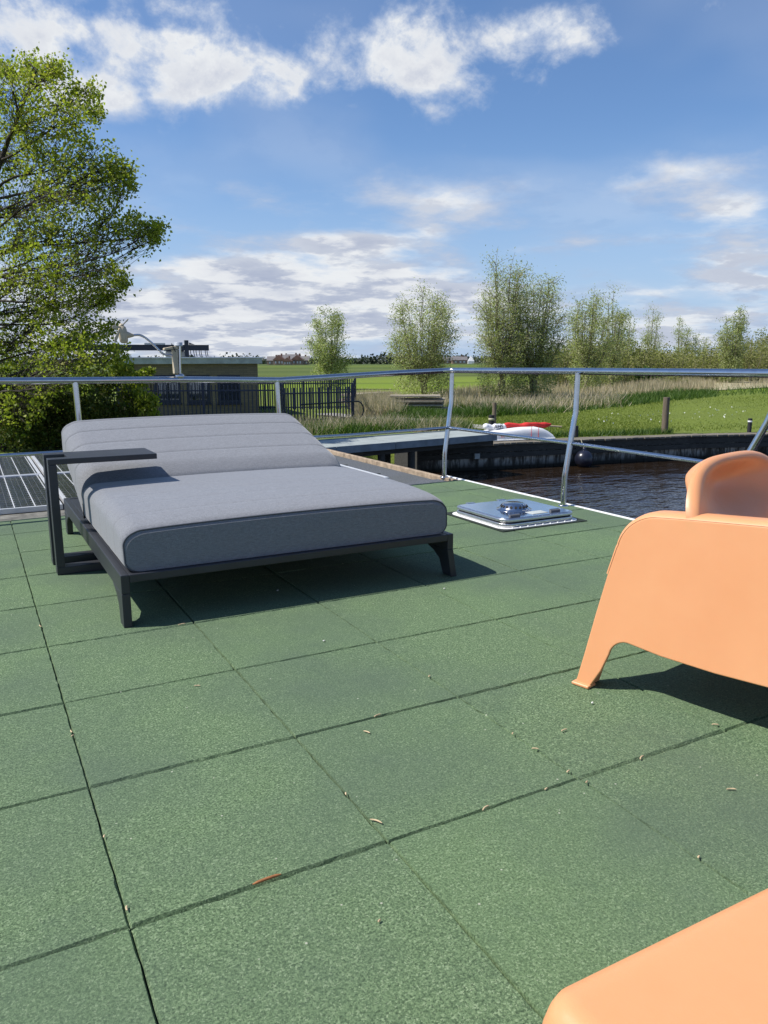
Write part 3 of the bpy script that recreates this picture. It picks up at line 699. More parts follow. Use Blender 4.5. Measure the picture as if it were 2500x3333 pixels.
for tip, w_, base in (((.976, 1.226), .006, (.938, 1.185)), ((.872, 1.168), .016, (.925, 1.172)), ((.884, 1.075), .014, (.925, 1.170))):
    b_ = np.array(q(*base, -.02)); t_ = np.array(q(*tip, -.02)); d_ = (t_-b_); l_ = np.linalg.norm(d_); d_ /= l_; n_ = np.cross(d_, (0, 1, 0))
    m = MB(); m.prism([b_-n_*.004, b_+d_*l_*.4-n_*w_*.6, b_+d_*l_*.75-n_*w_, t_-n_*w_*.5, t_+n_*w_*.4, b_+d_*l_*.6+n_*w_*.5, b_+n_*.004], (0, .004, 0)); m.build('blade', M['beige'], hub, bevel=.001)

# ------------------------------------------------------------------ debris on the deck
def gpz(u, v): p = gp(u, v, .003); return p
def twig(u, v, l, a, r, mat, label, group=None, cat='twig', name='twig'):
    cu = .03 if r > .003 else .12; l *= .85; r *= .85
    p = gpz(u, v); c, s = math.cos(a), math.sin(a); n = 6
    pts = [(p[0]+c*l*(k/n-.5)-s*l*cu*math.sin(3*k/n), p[1]+s*l*(k/n-.5)+c*l*cu*math.sin(3*k/n), .003+r*.6) for k in range(n+1)]
    MB().tube(pts, [r*.4]+[r]*(n-1)+[r*.3], 6).build(name, mat, label=label, cat=cat, group=group)
M['twig'] = simple('pale dry husk', (.52, .40, .24), .8, 0, .3, 60); M['rust'] = simple('reddish bark bit', (.34, .14, .05), .85, 0, .35, 60); M['pebble'] = simple('white crumb', (.75, .74, .68), .8)
for u, v, l, a in ((426, 1482, .022, -.4), (393, 1349, .034, .1), (792, 1582, .025, -1.1), (816, 1546, .03, .25), (1219, 1578, .026, .1), (1387, 1637, .028, .4), (1580, 1706, .027, -.5), (1545, 1566, .022, -.6), (812, 1775, .035, -1.0), (1156, 1618, .02, -.7), (1108, 1585, .012, .7), (1228, 1667, .016, .3), (928, 1461, .016, .6), (1050, 1746, .03, .35), (226, 1807, .010, 1.2), (275, 1962, .016, 1.4), (155, 1580, .018, 1.6), (88, 1352, .03, 1.7), (748, 1715, .012, 1.1), (157, 1590, .012, .8), (1510, 1852, .010, .3), (820, 1990, .009, .5), (1180, 1705, .012, .3), (1268, 1690, .012, .4)):
    twig(u, v, l, a, .0022, M['twig'], 'pale dry husk or twig bit lying on the green rubber tiles', 'dry husks scattered over the green tiles')
twig(577, 1901, .066, .04, .0036, M['rust'], 'longest bit of bark, reddish brown, lying in a tile joint in the near foreground', cat='bark')
for u, v in ((1280, 1519), (960, 1272), (600, 1276), (700, 1385)): twig(u, v, .009, .3, .0030, M['pebble'], 'white crumb lying on the green rubber tiles', 'white crumbs on the green tiles', 'crumb', 'crumb')

# ------------------------------------------------------------------ land, water, quay
ZG = -.89; ZW = -1.5
MB().add([(-4000, -4000, ZW), (4000, -4000, ZW), (4000, 4000, ZW), (-4000, 4000, ZW)], [(0, 1, 2, 3)]).build('water', M['water'], kind='structure')
shore = [(-300, -40), (-60, 8), (-20, 13), (-6, 14.6), (0, 15.0), (4, 15.4), (7.6, 15.9), (8.66, 15.4), (8.68, 15.0), (10.4, 14.72), (12.9, 14.3), (14.8, 14.05), (16.6, 13.6), (18.4, 12.95), (24, 11), (40, 5), (80, -16), (300, -90)]
def shore_r(a):
    best = None
    dx, dy = math.sin(a), math.cos(a)
    for (ax, ay), (bx, by) in zip(shore[:-1], shore[1:]):
        ex, ey = bx-ax, by-ay; den_ = dx*ey-dy*ex
        if abs(den_) < 1e-9: continue
        t = (ax*ey-ay*ex)/den_; s = (ax*dy-ay*dx)/den_
        if 0 <= s <= 1 and t > 0: best = t if best is None else min(best, t)
    return best
azs = list(np.radians(np.arange(-80, 106, 2.0)))+[math.atan2(x, y) for x, y in shore[2:-2]]
azs = sorted(set(a for a in azs if shore_r(a)))
def terrain_z(x, y):
    d = x*FH[0]+y*FH[1]
    return ZG+.04*math.sin(x*.21)*math.cos(y*.17) if d < 60 else ZG
rows = []
facs = [0, .35, .9, 1.8, 3.2, 5, 8, 12, 17, 24, 34, 50, 80, 150, 320, 800, 2000, 3800]
for f_ in facs:
    row = []
    for a in azs:
        r0 = shore_r(a); r = r0+f_; x, y = math.sin(a)*r, math.cos(a)*r
        row.append((x, y, terrain_z(x, y) if f_ > 2 else ZG-.006))
    rows.append(row)
rows.insert(0, [(p[0], p[1], -1.9) for p in rows[0]])
m = MB(); m.grid(rows, True); m.build('ground', M['ground'], kind='structure')
# gravel path
pp = [gp(u, v, ZG) for u, v in ((700, 896), (790, 905), (870, 907.5), (950, 916), (1040, 926), (1150, 936))]
m = MB(); rows = []
for i, p in enumerate(pp):
    t = pp[min(i+1, 5)]-pp[max(i-1, 0)]; n_ = np.array([-t[1], t[0], 0]); n_ /= np.linalg.norm(n_); rows.append([tuple(p+n_*.42+np.array([0, 0, .05])), tuple(p-n_*.42+np.array([0, 0, .05]))])
m.grid(rows, True); m.build('path', M['path'], kind='structure')
# quay: planked walkway, fascia boards, sheet piling
quay = thing('quay', (12.5, 13.9, ZW), 'low timber quay with dark wet boards and pale stained piling below the lawn', 'quay wall')
ql = [(8.64, 14.62), (10.4, 14.24), (12.46, 13.93), (14.15, 13.64), (16.05, 13.26), (17.8, 12.66), (22, 11.0), (34, 6.2)]
def strip(m, line, o0, o1, z0, z1):
    pts = [np.array((x, y, 0.)) for x, y in line]
    for i in range(len(pts)-1):
        a, b = pts[i], pts[i+1]; t = b-a; n_ = np.array([-t[1], t[0], 0])/np.linalg.norm(t)
        vs = [a+n_*o0, b+n_*o0, b+n_*o1, a+n_*o1]
        m.add([v+(0, 0, z0) for v in vs]+[v+(0, 0, z1) for v in vs], [(0, 3, 2, 1), (4, 5, 6, 7), (0, 1, 5, 4), (1, 2, 6, 5), (2, 3, 7, 6), (3, 0, 4, 7)])
# plank by plank walkway so the cut ends show
m = MB()
for (ax, ay), (bx, by) in zip(ql[:-1], ql[1:]):
    a, b = np.array((ax, ay, 0.)), np.array((bx, by, 0.)); L = np.linalg.norm(b-a); t = (b-a)/L; n_ = np.array([-t[1], t[0], 0]); k = 0
    wd = .52 if ax < 14 else .42
    while k*.15 < L-.02:
        s0 = a+t*(k*.15+.008); s1 = a+t*min(L, k*.15+.142); o = -.02+random.uniform(-.02, .012); zt = ZG+random.uniform(-.006, .004)
        vs = [s0+n_*o, s1+n_*o, s1+n_*wd, s0+n_*wd]; m.add([v+(0, 0, zt-.04) for v in vs]+[v+(0, 0, zt) for v in vs], [(0, 3, 2, 1), (4, 5, 6, 7), (0, 1, 5, 4), (1, 2, 6, 5), (2, 3, 7, 6), (3, 0, 4, 7)]); k += 1
m.build('walkway_planks', M['quaytop'], quay)
m = MB(); strip(m, ql, .02, .09, ZG-.20, ZG-.045); m.build('upper_board', M['quaydark'], quay)
m = MB(); strip(m, ql, .0, .07, ZG-.33, ZG-.215); m.build('lower_board', M['quaydark'], quay)
m = MB()
for (ax, ay), (bx, by) in zip(ql[:-1], ql[1:]):
    a, b = np.array((ax, ay, 0.)), np.array((bx, by, 0.)); L = np.linalg.norm(b-a); t = (b-a)/L; n_ = np.array([-t[1], t[0], 0]); k = 0
    while k*.21 < L:
        s0 = a+t*(k*.21+.004)+n_*(.10+random.uniform(0, .02)); s1 = s0+t*min(.202, L-k*.21); vs = [s0, s1, s1+n_*.06, s0+n_*.06]
        m.add([v+(0, 0, -2.1) for v in vs]+[v+(0, 0, ZG-.06) for v in vs], [(0, 3, 2, 1), (4, 5, 6, 7), (0, 1, 5, 4), (1, 2, 6, 5), (2, 3, 7, 6), (3, 0, 4, 7)]); k += 1
m.build('sheet_piling', M['pile'], quay)
m = MB(); strip(m, [(8.64, 14.62), (8.50, 15.7)], -.1, .0, -2, ZG-.05); m.build('end_board', M['quaydark'], quay)
p = gp(1067+10, 966, ZG-.1)
for (u, v) in ((1065, 972), (1180, 966)): 
    pp_ = dp(u, v, 0); 
MB().obox((10.0, 14.27, ZG-.27), (.06, -.012, 0), (0, .02, 0), (0, 0, .06)).build('mooring_eye', M['fascia'], quay)
# jetty
jt = thing('jetty', (7.5, 13.8, ZG), 'grey steel walkway from the houseboat to the timber quay', 'jetty')
ja, jb = np.array((3.2, 12.55, 0)), np.array((10.0, 13.52, 0)); t = (jb-ja)/np.linalg.norm(jb-ja); n_ = np.array([-t[1], t[0], 0])
def jbox(m, s0, s1, o0, o1, z0, z1):
    c = ja+t*(s0+s1)/2+n_*(o0+o1)/2+np.array((0, 0, (z0+z1)/2)); return m.obox(c, t*(s1-s0)/2, n_*(o1-o0)/2, (0, 0, (z1-z0)/2))
Lj = np.linalg.norm(jb-ja); m = MB()
for k in range(5): jbox(m, k*Lj/5+.01, (k+1)*Lj/5-.01, .03, 1.2, -.63, -.602)
m.build('deck_grating', M['grey jetty'], jt)
m = MB()
for k in range(5): jbox(m, k*Lj/5+.006, (k+1)*Lj/5-.006, 0, .029, -.735, -.598)
m.build('side_beam', M['jettyside'], jt)
m = MB(); jbox(m, 0, Lj, 1.203, 1.24, -.735, -.585); m.build('side_beam', M['jettyside'], jt)
for o0_, o1_ in ((.12, .26), (.95, 1.1)):
    m = MB(); jbox(m, 0, Lj, o0_, o1_, -.84, -.737); m.build('joist', M['quaydark'], jt)
for s_ in (3.9, 4.65):
    for o_ in (.18, 1.0):
        c = ja+t*s_+n_*o_; MB().tube([(c[0], c[1], -2), (c[0], c[1], -.84)], .075, 10).build('pile', M['quaydark'], jt)

# ------------------------------------------------------------------ dinghy, posts, fenders
dg_a, dg_b = np.array((10.62, 14.60, ZG)), np.array((12.28, 14.30, ZG)); t = (dg_b-dg_a); Ld = np.linalg.norm(t); t /= Ld; n_ = np.array([-t[1], t[0], 0])
dn = thing('dinghy', tuple(dg_a), 'small white sailing dinghy lying upside down on the quay under a folded sail', 'dinghy')
rows = []
for i in range(13):
    s = i/12; h = .19+.09*math.sin(min(1, s*1.15)*math.pi*.62) if s < .8 else .19+.09*math.sin(.92*math.pi*.62)-(s-.8)*.8
    h = max(h, .08) ; w0 = .36+.10*math.sin(math.pi*min(1, s*1.1)); w0 *= (1-.15*s)
    sh = .0 if i < 12 else .0
    sec = [(0, .02), (.012, h*.55), (.03, h-.05), (.06, h-.012), (.10, h), (w0, h+.012), (2*w0-.10, h), (2*w0-.06, h-.012), (2*w0-.03, h-.05), (2*w0-.012, h*.55), (2*w0, .02)]
    rows.append([tuple(dg_a+t*(s*Ld+(.06*(b/.3) if i == 0 else (-.10*(b/.3) if i == 12 else 0)))+n_*a+np.array((0, 0, b))) for a, b in sec])
m = MB(); m.grid(rows, True); m.add(rows[0], [tuple(range(11))]); m.add(rows[-1], [tuple(range(11))[::-1]]); hull = m.build('hull', M['white'], dn, bevel=.01)
m = MB()
for i in range(12):
    a, b = rows[i][0], rows[i+1][0]; 
m.tube([np.array(r[0])+np.array((0, 0, .0))-n_*.01 for r in rows], .016, 6); m.build('gunwale', M['white'], dn)
M['red'] = simple('red sailcloth', (.62, .030, .025), .75, 0, .2, 7); M['sailwhite'] = simple('white sailcloth', (.74, .74, .76), .8, 0, .08, 6)
for s_ in (.62, .73): MB().tube([dg_a+t*(s_*Ld)+n_*.004+np.array((0, 0, z))-n_*.012 for z in (.03, .2, .33)], .006, 5).build('strap', M['red'], dn)
tx = text_mesh('lettering', 'III-R', .055, M['red'], dn, tuple(t*.30+n_*-.006+np.array((0, 0, .10))), Matrix(((t[0], 0, -n_[0]), (t[1], 0, -n_[1]), (0, 1, 0))).to_euler())
def roll(name, s0, s1, r0, r1, o, z, mat, label, cat):
    pts = []; rs = []; n = 18
    for i in range(n+1):
        q_ = i/n; s = s0+(s1-s0)*q_; pts.append(dg_a+t*s+n_*(o+.02*math.sin(9*q_))+np.array((0, 0, z+.012*math.sin(13*q_)))); rs.append((r0+(r1-r0)*q_)*(1+.14*math.sin(17*q_)+.1*math.sin(31*q_))*min(1, .35+min(q_, 1-q_)*9))
    m = MB().tube(pts, rs, 10); return m.build(name, mat, label=label, cat=cat)
sw = roll('folded_sail', .0, .62, .075, .065, .40, .30, M['sailwhite'], 'white rolled end of the sail with black marks, lying on the upturned dinghy', 'sail')
roll('folded_sail', .50, 1.80, .065, .060, .40, .315, M['red'], 'red folded sail bundle lying on top of the white dinghy', 'sail')
ltr = text_mesh('lettering', 'AHS', .13, M['black'], sw, (0, 0, 0), (0, 0, 0)); ltr.location = tuple(dg_a+t*.34+n_*.300+np.array((0, 0, .31))); ltr.rotation_euler = Matrix(((t[0], 0, -n_[0]), (t[1], 0, -n_[1]), (0, 1, 0))).to_euler()
MB().tube([dg_a+t*1.4+n_*.42+(0, 0, .31), dg_a+t*2.15+n_*.52+(0, 0, .24)], .022, 8).build('spar', M['twig'], label='pale wooden spar sticking out right of the red sail', cat='spar')
def post(u, vb, vt, wpx, mat, label, name='mooring_post', cat='post', group=None, zb=ZG, band=None, sides=10, lean=0):
    b = gp(u, vb, zb); d = b@FH; r = wpx/CF*d/2; h = (vb-vt)/CF*d; th = thing(name, tuple(b), label, cat, group)
    m = MB(); n = sides; m.tube([(b[0], b[1], zb-.3), (b[0], b[1], zb+h*.6), (b[0]+lean, b[1], zb+h)], [r*1.03, r, r*.97], n, True, n > 6); m.build('shaft', mat, th)
    if band: MB().lathe((b[0], b[1], zb+h*.72), [(r*1.02, 0), (r*1.04, 0), (r*1.04, h*.12), (r*1.0, h*.12)], 14).build('band', band, th)
    return b, h, r
M['darkpost'] = simple('tarred black post', (.018, .018, .020), .7, 0, .4, 9); M['cream'] = simple('cream band', (.45, .42, .28), .7)
post(1435, 936, 859, 14, M['postwood'], 'tall thick brown wooden post standing alone on the lawn edge of the quay')
post(1067, 925, 870, 9, M['postwood'], 'slim weathered wooden post behind the black banded bollard')
post(1061, 937, 897, 13, M['darkpost'], 'black bollard with a cream band at the left end of the dinghy', 'bollard', 'bollard', band=M['cream'])
post(1243, 944, 920, 11, M['darkpost'], 'short black post on the quay right of the dinghy, seen beside the railing post')
post(1618, 934, 904, 9, M['darkpost'], 'short black post with white marks near the right edge, on the lawn', band=M['white'])
post(1656, 930, 912, 6, M['white'], 'small white-topped post at the far right edge behind the chair')
def fender(x, y, r, label):
    th = thing('ball_fender', (x, y, ZW), label, 'fender'); m = MB(); rows = []
    pr = [(r*math.cos(R(a)), r*math.sin(R(a))) for a in range(-90, 91, 10)]; m.lathe((x, y, ZW+r*.82), [(max(a, .001), b) for a, b in pr], 22); m.build('ball', M['rubber'], th)
    MB().lathe((x, y, ZW+r*1.78), [(.05, 0), (.045, .05), (.03, .07), (.001, .072)], 12).build('eye', M['rubber'], th)
    MB().tube([(x, y, ZW+r*1.85), (x+.01, y+.14, ZG+.02)], .010, 6).build('rope', M['cream'], th)
M['rubber'] = simple('navy black rubber', (.012, .014, .026), .3, 0, .3, 6)
fender(12.62, 13.66, .215, 'large round navy fender hanging on the quay behind the second railing post')
fender(17.9, 12.35, .2, 'round dark fender at the right edge, just above the armchair back')

# ------------------------------------------------------------------ pump building, beam, fences
def wallframe(u0, v0, u1, v1, z):
    a, b = gp(u0, v0, z), gp(u1, v1, z); a[2] = b[2] = 0; t = (b-a); L = np.linalg.norm(t); return a, t/L, np.array([-(t/L)[1], (t/L)[0], 0]), L
Bc = gp(560, 896, -.9); Bc[2] = 0
tB = np.array([math.cos(R(7)), -math.sin(R(7)), 0.]); nB = np.array([math.sin(R(7)), math.cos(R(7)), 0.])
_r = ray(268, 860); _t = (Bc@nB)/(_r@nB); A = _r*_t; A[2] = 0; LB = float((Bc-A)@tB)
def on_wall(u, v, off=0):
    P0 = A+nB*off; r = ray(u, v); t = ((P0-EYE)@nB)/(r@nB); X = EYE+r*t; return (X-A)@tB, X[2]
bd = thing('pump_house', (A[0], A[1], -.95), 'flat-roofed yellow brick pump house with blue windows behind the picket fence', 'building')
zt = on_wall(420, 786)[1]
wins = []
for ua, ub in ((336, 391), (405, 455), (471, 520)):
    sa, _ = on_wall(ua, 860); sb, _ = on_wall(ub, 860); wins.append((sa, sb, on_wall(ua, 872)[1], on_wall(ua, 811)[1]))
def wbox(m, s0, s1, o0, o1, z0, z1):
    c = A+tB*(s0+s1)/2+nB*(o0+o1)/2+np.array((0, 0, (z0+z1)/2)); return m.obox(c, tB*(s1-s0)/2, nB*(o1-o0)/2, (0, 0, (z1-z0)/2))
m = MB(); zb = -1.0; cur = 0
for sa, sb, za, zc in wins:
    wbox(m, cur, sa, 0, .2, zb, zt); wbox(m, sa, sb, 0, .2, zb, za); wbox(m, sa, sb, 0, .2, zc, zt); cur = sb
wbox(m, cur, LB, 0, .2, zb, zt); wbox(m, 0, .2, .2, 5, zb, zt); wbox(m, LB-.2, LB, .2, 5, zb, zt); wbox(m, 0, LB, 5, 5.2, zb, zt)
wallo = m.build('wall', M['brick'], bd)
m = MB(); wbox(m, -.14, LB+.14, -.14, 5.35, zt, zt+.19); roof = m.build('roof', M['fascia'], bd)
m = MB(); wbox(m, -.17, LB+.17, -.17, 5.4, zt+.191, zt+.225); m.build('roof_edge', M['alu'], roof)
for sa, sb, za, zc in wins:
    m = MB(); f = .07
    for a in ((sa, sa+f, za, zc), (sb-f, sb, za, zc), (sa+f, sb-f, za, za+f*1.6), (sa+f, sb-f, zc-f, zc)): wbox(m, a[0], a[1], -.02, .09, a[2], a[3])
    fr = m.build('window', M['navy'], bd)
    m = MB(); wbox(m, sa+f, sb-f, .03, .05, za+f*1.6, zc-f); m.build('pane', M['glass'], fr)
    m = MB(); wbox(m, sa-.03, sb+.03, -.06, .0, za-.05, za-.003); m.build('sill', M['navy'], fr)
    m = MB()
    for k in range(1, 3): wbox(m, sa+f+(sb-sa-2*f)*k/3-.01, sa+f+(sb-sa-2*f)*k/3+.01, -.01, .028, za+f*1.6, zc-f)
    m.build('bars', M['navy'], fr)
# steel trash-rake beam standing behind the house
A2, dB = A+nB*1.5, 1.5
bm = thing('rake_beam', tuple(A2+np.array((0, 0, -.9))), 'blue-black steel beam on posts with hanging hooks above the pump house roof', 'steel beam')
def bp(u, v): return on_wall(u, v, dB)
s0, z0 = bp(90, 757); s1, z1 = bp(451, 745)
def w2(m, a, b, c, d, o=1.5, th=.16): return wbox(m, a, b, o, o+th, c, d)
m = MB(); w2(m, s0, s1, bp(300, 757)[1], bp(300, 744.5)[1]); m.build('beam', M['beam'], bm)
for ua, ub, va in ((400, 408, 735), (245, 258, 742)):
    m = MB(); w2(m, bp(ua, 760)[0], bp(ub, 760)[0], -.9 if ua < 300 else bp(400, 770)[1]-.05, bp(ua, va)[1], 1.46, .24); m.build('post', M['beam'], bm)
m = MB(); a, b = bp(409, 740), bp(421, 744.5); m.prism([tuple(A+nB*1.5+tB*a[0]+np.array((0, 0, a[1]))), tuple(A+nB*1.5+tB*b[0]+np.array((0, 0, b[1]))), tuple(A+nB*1.5+tB*a[0]+np.array((0, 0, b[1])))], tuple(nB*.12)); m.build('gusset', M['beam'], bm)
for u in (412, 419, 424, 431, 435, 444, 448):
    a, za = bp(u, 757); _, zc = bp(u, 771)
    c = A+nB*1.58+tB*a; c2_ = c+tB*.03
    MB().tube([(c[0], c[1], za), (c[0], c[1], za-.06), (c2_[0], c2_[1], zc)], .014, 5).build('hook', M['beam'], bm)
m = MB(); w2(m, bp(312, 745)[0], bp(357, 745)[0], bp(330, 744.4)[1], bp(330, 741)[1], 1.5, .14); m.build('lamp_housing', M['fascia'], bm)
tb = thing('roof_box', tuple(A+nB*2+np.array((0, 0, zt))), 'grey equipment box on the pump house roof under the dark beam', 'box'); m = MB(); wbox(m, bp(360, 770)[0], bp(403, 770)[0], 1.9, 2.6, zt+.19, bp(380, 758.5)[1]); m.build('housing', M['fascia'], tb, bevel=.02); m = MB(); wbox(m, bp(362, 770)[0], bp(401, 770)[0], 1.88, 2.62, bp(380, 758.5)[1]+.002, bp(380, 757)[1]+.01); m.build('lid', M['beam'], tb)
# fences
M['fence'] = simple('dark blue painted steel', (.010, .018, .050), .45, 0, .25, 8)
def fence(a, b, h, label, name='picket_fence', gap=.115, pw=.013, zb=ZG):
    a, b = np.array(a, float), np.array(b, float); a[2] = b[2] = zb; L = np.linalg.norm(b-a); t = (b-a)/L; n_ = np.array([-t[1], t[0], 0]); th = thing(name, tuple(a), label, 'fence')
    m = MB(); k = 0
    while k*gap < L:
        c = a+t*k*gap; m.obox(c+np.array((0, 0, h*.5+.04)), t*pw, n_*.011, (0, 0, h*.5-.04)); k += 1
    m.build('pickets', M['fence'], th)
    for z in (.16, h-.16):
        m = MB(); m.obox((a+b)/2+np.array((0, 0, z)), t*L/2, n_*.02, (0, 0, .02)); m.build('rail', M['fence'], th)
    npst = max(1, int(round(L/2.4)))
    for i in range(npst+1):
        c = a+t*L*i/npst; m = MB(); m.obox(c+np.array((0, 0, h/2+.03)), t*.035, n_*.035, (0, 0, h/2+.03)); m.build('post', M['fence'], th)
    return th
fL = gp(120, 925, ZG); fM = gp(603, 922, ZG); fR = gp(762, 914, ZG); bM = gp(612, 897, ZG); bR = gp(768, 888, ZG); bL = gp(545, 890, ZG)
fence(fL, fM, 1.20, 'dark blue spiked picket fence in front of the pump house')
fence(fM, fR, 1.10, 'dark blue spiked picket fence panel at the corner, nearest the water', gap=.10, pw=.020)
fence(fR, bR, 1.15, 'short dark picket fence side running back from the right corner post')
fence(bL, bR, 1.20, 'rear run of dark blue picket fence behind the near corner panel', gap=.085, pw=.020)
fence(fM, bM, 1.10, 'dark picket fence side joining the front run to the rear run', gap=.085, pw=.020)
hl = thing('hoop_rail', tuple(fR), 'black bent tube rail with rounded end in front of the fence corner', 'handrail')
tf = (fR-fM)/np.linalg.norm(fR-fM); zz0 = ZG
hp = [fM+tf*.6+(0, 0, .62)]+[fR+tf*(-.1)+(0, 0, .66)]+[fR+tf*(.05+.22*math.sin(a))+np.array((0, 0, .40+.26*math.cos(a))) for a in np.linspace(0, math.pi, 9)]+[fR+tf*(-.9)+(0, 0, .14)]
hp = [np.array(p)+np.array((.05, -.12, 0)) for p in hp]
MB().tube(hp, .022, 8).build('tube', M['beam'], hl)

# stacks of old boards
M['board'] = plank('grey old boards', (.36, .31, .23), .4, (1, 6, 6))
def board_stack(u0, v0, u1, v1, n, label, th_=.045):
    a, b = gp(u0, v0, ZG), gp(u1, v1, ZG); L = np.linalg.norm(b-a); t = (b-a)/L; n_ = np.array([-t[1], t[0], 0]); th = thing('board_stack', tuple(a), label, 'stack of boards')
    z = ZG+.14
    for k in range(n):
        o = random.uniform(-.12, .12); l0 = random.uniform(-.15, .12); c = (a+b)/2+t*l0; c[2] = 0
        tt = t+n_*random.uniform(-.02, .02); m = MB(); m.obox(c+n_*(o+.5)+np.array((0, 0, z+th_/2)), tt*L/2*random.uniform(.9, 1.04), n_*random.uniform(.22, .5), (0, 0, th_/2)); m.build('board', M['board'], th, bevel=.006); z += th_+random.choice((.006, .05, .012))
board_stack(843, 893, 962, 893, 6, 'nearer neat stack of long grey boards on the verge, under the second willow', .06)
board_stack(768, 880, 852, 873, 4, 'farther heap of weathered beams lying behind the dry grass beside the fence', .08)

# ------------------------------------------------------------------ vegetation
LM = {}
LM['maple'] = leafmat('spring maple leaf', [(.12, .16, .022), (.26, .30, .035), (.40, .43, .06), (.48, .42, .08)], .5)
LM['willow'] = leafmat('pale willow leaf', [(.27, .29, .12), (.39, .41, .18), (.54, .55, .32)], .5)
LM['hedge'] = leafmat('shrub leaf', [(.030, .055, .010), (.075, .115, .016), (.14, .15, .024), (.13, .09, .03)], .4)
LM['scrub'] = leafmat('scrub leaf', [(.18, .185, .07), (.27, .27, .10), (.35, .34, .15)], .45)
LM['weed'] = leafmat('weed leaf', [(.030, .070, .012), (.07, .13, .020), (.13, .19, .035)], .35)
LM['reed'] = leafmat('dead reed', [(.28, .225, .145), (.44, .37, .255), (.58, .50, .37)], .3)
LM['grass'] = leafmat('lawn grass', [(.11, .14, .02), (.18, .225, .036), (.25, .29, .06)], .3)
LM['farwood'] = leafmat('distant trees', [(.030, .045, .035), (.055, .07, .045), (.075, .085, .055)], .1)
LM['daisy'] = leafmat('daisy white', [(.7, .7, .66), (.8, .8, .78)], .1)
def limb(m, a, b, r0, r1, wob=.06, n=6, sides=6, sag=0):
    a, b = np.array(a, float), np.array(b, float); L = np.linalg.norm(b-a); k1, k2 = rng.normal(size=3)*wob*L, rng.normal(size=3)*wob*L*.6
    pts = []; rs = []
    for i in range(n+1):
        q_ = i/n; p = a+(b-a)*q_+k1*math.sin(math.pi*q_)+k2*math.sin(2*math.pi*q_)+np.array((0, 0, sag*L*math.sin(math.pi*q_))); pts.append(p); rs.append(r0+(r1-r0)*q_**.8)
    m.tube(pts, rs, sides, False); return pts
def spray(c, r, n, squash=.85):
    d = unit(n); rr = r*rng.uniform(.15, 1, (n, 1))**.45; return c+d*rr*np.array([1, 1, squash])
def maple():
    D = 15.6; root = gp(-28, 968, ZG); root[2] = ZG
    tr = thing('maple_tree', tuple(root), 'tall spring maple with fresh yellow-green leaves at the left edge, overhanging the hedge', 'tree')
    clumps = [(100, 170, 55), (30, 200, 55), (60, 265, 65), (150, 245, 42), (185, 200, 24), (60, 145, 20), (115, 150, 20), (10, 150, 16), (205, 243, 16), (20, 340, 85), (120, 330, 68), (200, 340, 50), (252, 355, 28), (272, 372, 16), (40, 430, 80), (140, 420, 66), (215, 415, 50), (268, 400, 24), (60, 500, 66), (155, 500, 55), (235, 490, 42), (290, 485, 26), (325, 497, 17), (335, 515, 10), (40, 580, 66), (125, 580, 55), (200, 575, 42), (248, 590, 20), (60, 660, 70), (145, 650, 55), (205, 645, 36), (235, 640, 18), (50, 735, 70), (130, 725, 55), (200, 715, 30), (-70, 300, 110), (-70, 500, 120), (-80, 680, 110), (60, 800, 60), (150, 795, 55), (235, 700, 22), (200, 765, 45), (60, 860, 60), (-40, 800, 80), (250, 760, 20), (262, 615, 10), (345, 490, 8)]
    mt = MB(); LV = []; TT = []
    trunk = [root, dp(-30, 800, D), dp(-34, 650, D), dp(-30, 520, D), dp(-8, 380, D), dp(40, 250, D), dp(80, 150, D)]
    trunk[0] = np.array(root)
    mt.tube(smoothpath(trunk, 5), list(np.linspace(.12, .013, 31)), 9, False)
    tp = smoothpath(trunk, 8)
    tw = MB()
    for u, v, r in clumps:
        c = dp(u, v, D+rng.uniform(-1.3, 1.3)); rm = r/CF*D
        cand = [p for p in tp if p[2] < c[2]-.15*np.linalg.norm(c[:2]-p[:2])-.1] or [tp[0]]
        st_ = min(cand, key=lambda p: np.linalg.norm(p-c)+rng.uniform(0, .5))
        pts = limb(tw, st_, c, .022+.015*rm, .006, .07, 7, 5, -.05)
        K = int(15+74*rm)
        for _ in range(K):
            s_ = pts[rng.integers(3, len(pts))]; e_ = spray(c, rm*1.22, 1, .85)[0]
            q_ = limb(tw, s_, e_, .007, .0028, .07, 4, 3)
            k2 = int(rng.uniform(5, 10)); 
            for w_ in range(k2):
                p_ = q_[rng.integers(2, 5)]; LV.append(p_+rng.normal(size=3)*.10); 
            for w_ in range(7): LV.append(e_+rng.normal(size=3)*.05)
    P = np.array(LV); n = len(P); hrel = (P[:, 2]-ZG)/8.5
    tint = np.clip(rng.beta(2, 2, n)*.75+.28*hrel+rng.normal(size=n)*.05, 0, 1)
    q1 = leaf_quads(P, .066, .05, .45)
    print('maple leaves', n)
    mt.build('trunk', M['bark'], tr); tw.build('branches', M['bark'], tr); quads('crown', q1, tint, LM['maple'], tr)
maple()
